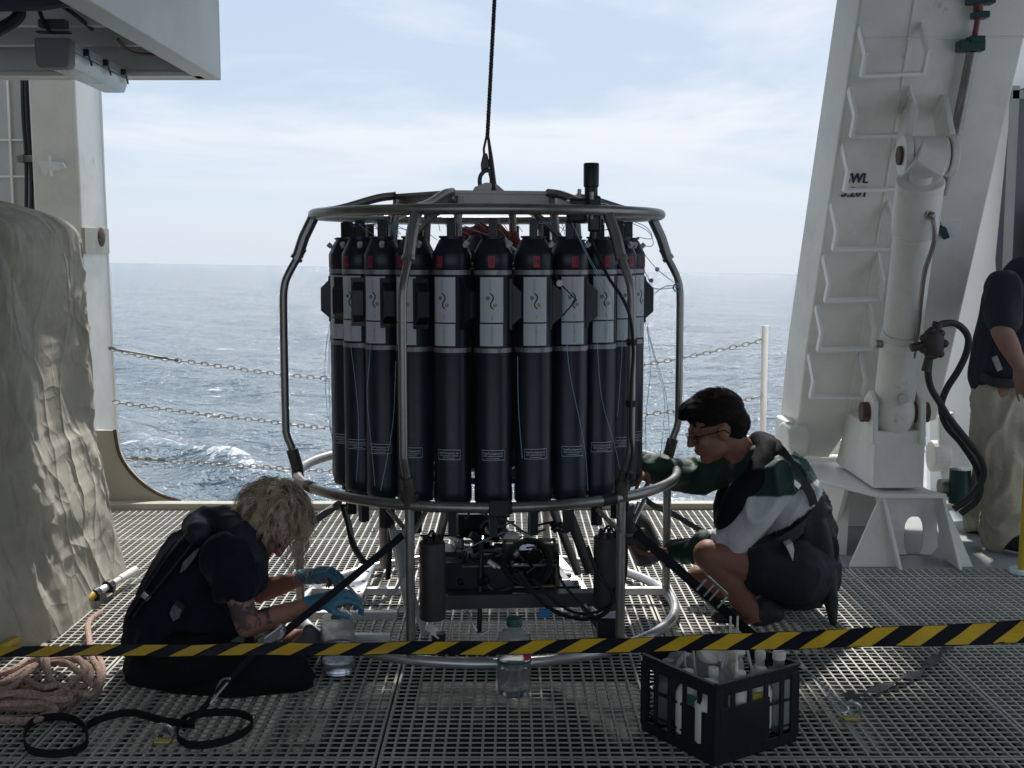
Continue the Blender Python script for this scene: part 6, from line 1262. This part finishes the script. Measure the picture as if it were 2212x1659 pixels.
    b = MB(); b.beam(P(1700, 1030, 4.61), P(1728, 1052, 4.62), .02, .004, (0, -1, .4)); b.build('buckle', STEELB, t, 0)
    # shoes
    for a_, nm in ((an_n, 'n'), (an_f, 'f')):
        b = MB(); q = Vector((a_.x, a_.y, .035)); chainp(b, [(q + Vector((.055, 0, .02)), .045), (q + Vector((0, 0, .02)), .046), (q + Vector((-.09, 0, .008)), .042), (q + Vector((-.16, 0, .0)), .036)]); chainp(b, [(q + Vector((.02, 0, .05)), .046), (a_ + Vector((0, 0, .0)), .044)]); remesh(b, 'shoe', mat('dark_shoe', (.025, .024, .024), .6), t, .007, 3, floor=.006)
    b = MB(); q = P(1725, 1335, 4.95); chainp(b, [(P(1705, 1322, 4.95), .045), (P(1735, 1338, 4.95), .045)]); remesh(b, 'shoe_heel', SHOEM, t, .007, 3, floor=.006)
    # hair, glasses, eyes
    b = MB(); ell(b, L_(-.022, 0, .050), (.119, .095, .093), fw, up_); ell(b, L_(-.060, 0, .0), (.074, .086, .085), fw, up_); ell(b, L_(.045, 0, .092), (.070, .075, .040), fw, up_); ell(b, L_(.082, 0, .082), (.034, .058, .018), fw, up_)
    hb = remesh(b, 'hair', BROWNH, t, .006, 2, fold=(.006, 30, (1, 0, 0)))
    r_ = random.Random(4); b = MB()
    for i in range(900):
        a_ = r_.uniform(0, 2 * math.pi); e_ = r_.uniform(-.1, 1.5); x, y, z = math.cos(e_) * math.cos(a_), math.cos(e_) * math.sin(a_), math.sin(e_)
        if x > .5 and z < .5: continue
        p = L_(-.022 + .108 * x, .088 * y, .052 + .086 * z); od = (p - L_(-.02, 0, .03)).normalized(); d_ = (fw.normalized() * .8 + od * .35 + Vector((0, 0, r_.uniform(-.3, .2)))).normalized(); b.tube([p - od * .008, p + d_ * .012 - od * .001, p + d_ * .024 - od * .003], [.0010, .0008, .0004], 4)
    o = b.build('hair_tufts', BROWNH, hb); o['kind'] = 'stuff'
    b = MB()
    for s_ in (-1, 1):
        b.tube([L_(.098 + .004 * math.cos(k), s_ * .034 + .024 * math.cos(k), -.002 + .017 * math.sin(k)) for k in [i * math.pi / 7 for i in range(14)]], .0022, 6, True); b.tube([L_(.092, s_ * .058, .006), L_(.04, s_ * .084, .004), L_(-.012, s_ * .088, .0), L_(-.025, s_ * .086, -.018)], .0024, 6)
    b.tube([L_(.102, -.012, .004), L_(.106, 0, .006), L_(.102, .012, .004)], .0018, 6); b.build('glasses', BLACKP, t)
    b = MB(); ell(b, L_(.083, -.034, .0), (.009, .013, .007), fw, up_); ell(b, L_(.083, .034, 0), (.009, .013, .007), fw, up_); b.build('eyes', EYE, t)
    # what he holds: a grey translucent sample bottle
    s_ = thing('sample_flask', 'grey translucent flask held slanted in his lower hand beside the frame leg', 'flask', P(1390, 1170, 4.90))
    b = MB(); a_ = P(1408, 1212, 4.92); c_ = P(1352, 1095, 4.92); dd = (c_ - a_).normalized(); rot = dd.to_track_quat('Z', 'Y').to_matrix(); ln = (c_ - a_).length
    b.lathe([(0, 0), (.055, .0), (.066, .012), (.066, ln * .62), (.05, ln * .8), (.035, ln * .9), (.035, ln)], a_, 26, rot); b.build('body', mat('grey_flask', (.10, .105, .10), .35, trans=.15), s_)
    b = MB(); b.box(P(1384, 1150, 4.84), (.03, .006, .035)); b.build('pale_label', mat('pale_label', (.35, .34, .28), .5), s_, 0)
man()

# --- person standing at the right edge
def third():
    t = thing('person', 'person in dark shirt and khaki cargo trousers standing by the doorway', 'person', Vector((P(2160, 1190, 6.0).x, 6.0, 0)))
    Z = lambda x, y, d=6.0: P(x + 6, y, d)
    b = MB(); hc = Z(2300, 485, 5.95) ; fw = Vector((.6, -.3, -.7)); L_ = head(b, hc, fw, (0.5, 0, .8), 1.05)
    chainp(b, [(Z(2165, 830), .15), (Z(2170, 740), .14), (Z(2195, 650), .14), (Z(2218, 610), .085)]); cap_(b, Z(2222, 590), .06, L_(-.02, 0, -.06), .055)
    sh = Z(2160, 625, 5.84); el = Z(2158, 715, 5.74); wr = Z(2196, 790, 5.66); sh2 = Z(2235, 620, 6.15); el2 = Z(2260, 730, 6.1); wr2 = Z(2225, 800, 5.9)
    chainp(b, [(sh, .07), (el, .052), (el.lerp(wr, .4), .050), (wr, .033)]); chainp(b, [(sh2, .065), (el2, .05), (wr2, .032)])
    chainp(b, [(Z(2150, 860, 5.92), .10), (Z(2150, 1000, 5.85), .07), (Z(2152, 1165, 5.95), .045)]); chainp(b, [(Z(2150, 860, 6.12), .10), (Z(2125, 1010, 6.25), .07), (Z(2105, 1150, 6.35), .045)])
    hand(b, wr, Z(2204, 838, 5.62) - wr, (.5, .3, 0), .35, 1, 1.1, .2); hand(b, wr2, Z(2215, 850, 5.8) - wr2, (.5, .3, 0), .5, -1, 1.1)
    remesh(b, 'body', SKIN, t, .008, 4, floor=.02, tint=skin_tint((.30, .17, .125)))
    b = MB(); chainp(b, [(Z(2165, 808), .180), (Z(2165, 740), .160), (Z(2192, 655), .172), (Z(2215, 605), .13)]); chainp(b, [(sh, .098), (sh.lerp(el, .75), .085)]); chainp(b, [(sh2, .095), (sh2.lerp(el2, .75), .082)]); ell(b, Z(2145, 796, 5.98), (.11, .15, .11))
    remesh(b, 'shirt', mat('dark_navy_shirt', (.014, .017, .030), .8, var=.25, bump=.3, bs=120), t, .010, 5, fold=(.012, 6, (0, 0, 1)))
    b = MB(); chainp(b, [(Z(2160, 852, 6.0), .150), (Z(2158, 880, 5.92), .128), (Z(2160, 1000, 5.84), .105), (Z(2160, 1080, 5.86), .098), (Z(2155, 1150, 5.94), .085)]); chainp(b, [(Z(2155, 875, 6.12), .125), (Z(2132, 1010, 6.24), .100), (Z(2108, 1120, 6.34), .085)]); ell(b, Z(2190, 940, 5.80), (.05, .03, .09))
    remesh(b, 'trousers', KHAKI, t, .009, 3, fold=(.026, 11, (0, 0, .3)))
    for p_, q_ in ((Z(2158, 1170, 5.95), -.12), (Z(2112, 1150, 6.35), .02)):
        b = MB(); c_ = Vector((p_.x, p_.y, .04)); chainp(b, [(c_ + Vector((-.03, .05, .03)), .05), (c_ + Vector((.02, -.05, .015)), .05), (c_ + Vector((.09, -.14, .0)), .042)]); cap_(b, c_ + Vector((-.02, .03, .05)), .052, c_ + Vector((-.01, .02, .12)), .05); remesh(b, 'shoe', mat('black_boot', (.015, .015, .017), .5), t, .008, 3, floor=.004)
    b = MB(); b.ribbon(spline([Z(2112, 812, 5.9), Z(2140, 825, 5.84), Z(2180, 828, 5.82), Z(2215, 822, 5.84)], 4), .045, .006, (0, 0, 1)); b.build('belt', BLACKR, t)
    b = MB(); b.beam(Z(2142, 770, 5.80), Z(2154, 800, 5.80), .004, .028, (.8, 0, -.3)); b.build('grey_badge', mat('grey_badge', (.28, .29, .27), .6, var=.4, vs=90), t, 0)
    b = MB(); ell(b, L_(-.01, 0, .065), (.105, .088, .06), fw, (.5, 0, .8)); ell(b, L_(-.11, 0, .04), (.05, .06, .01), fw, (.5, 0, .8)); remesh(b, 'cap', mat('tan_cap', (.25, .2, .13), .8), t, .008, 3)
third()
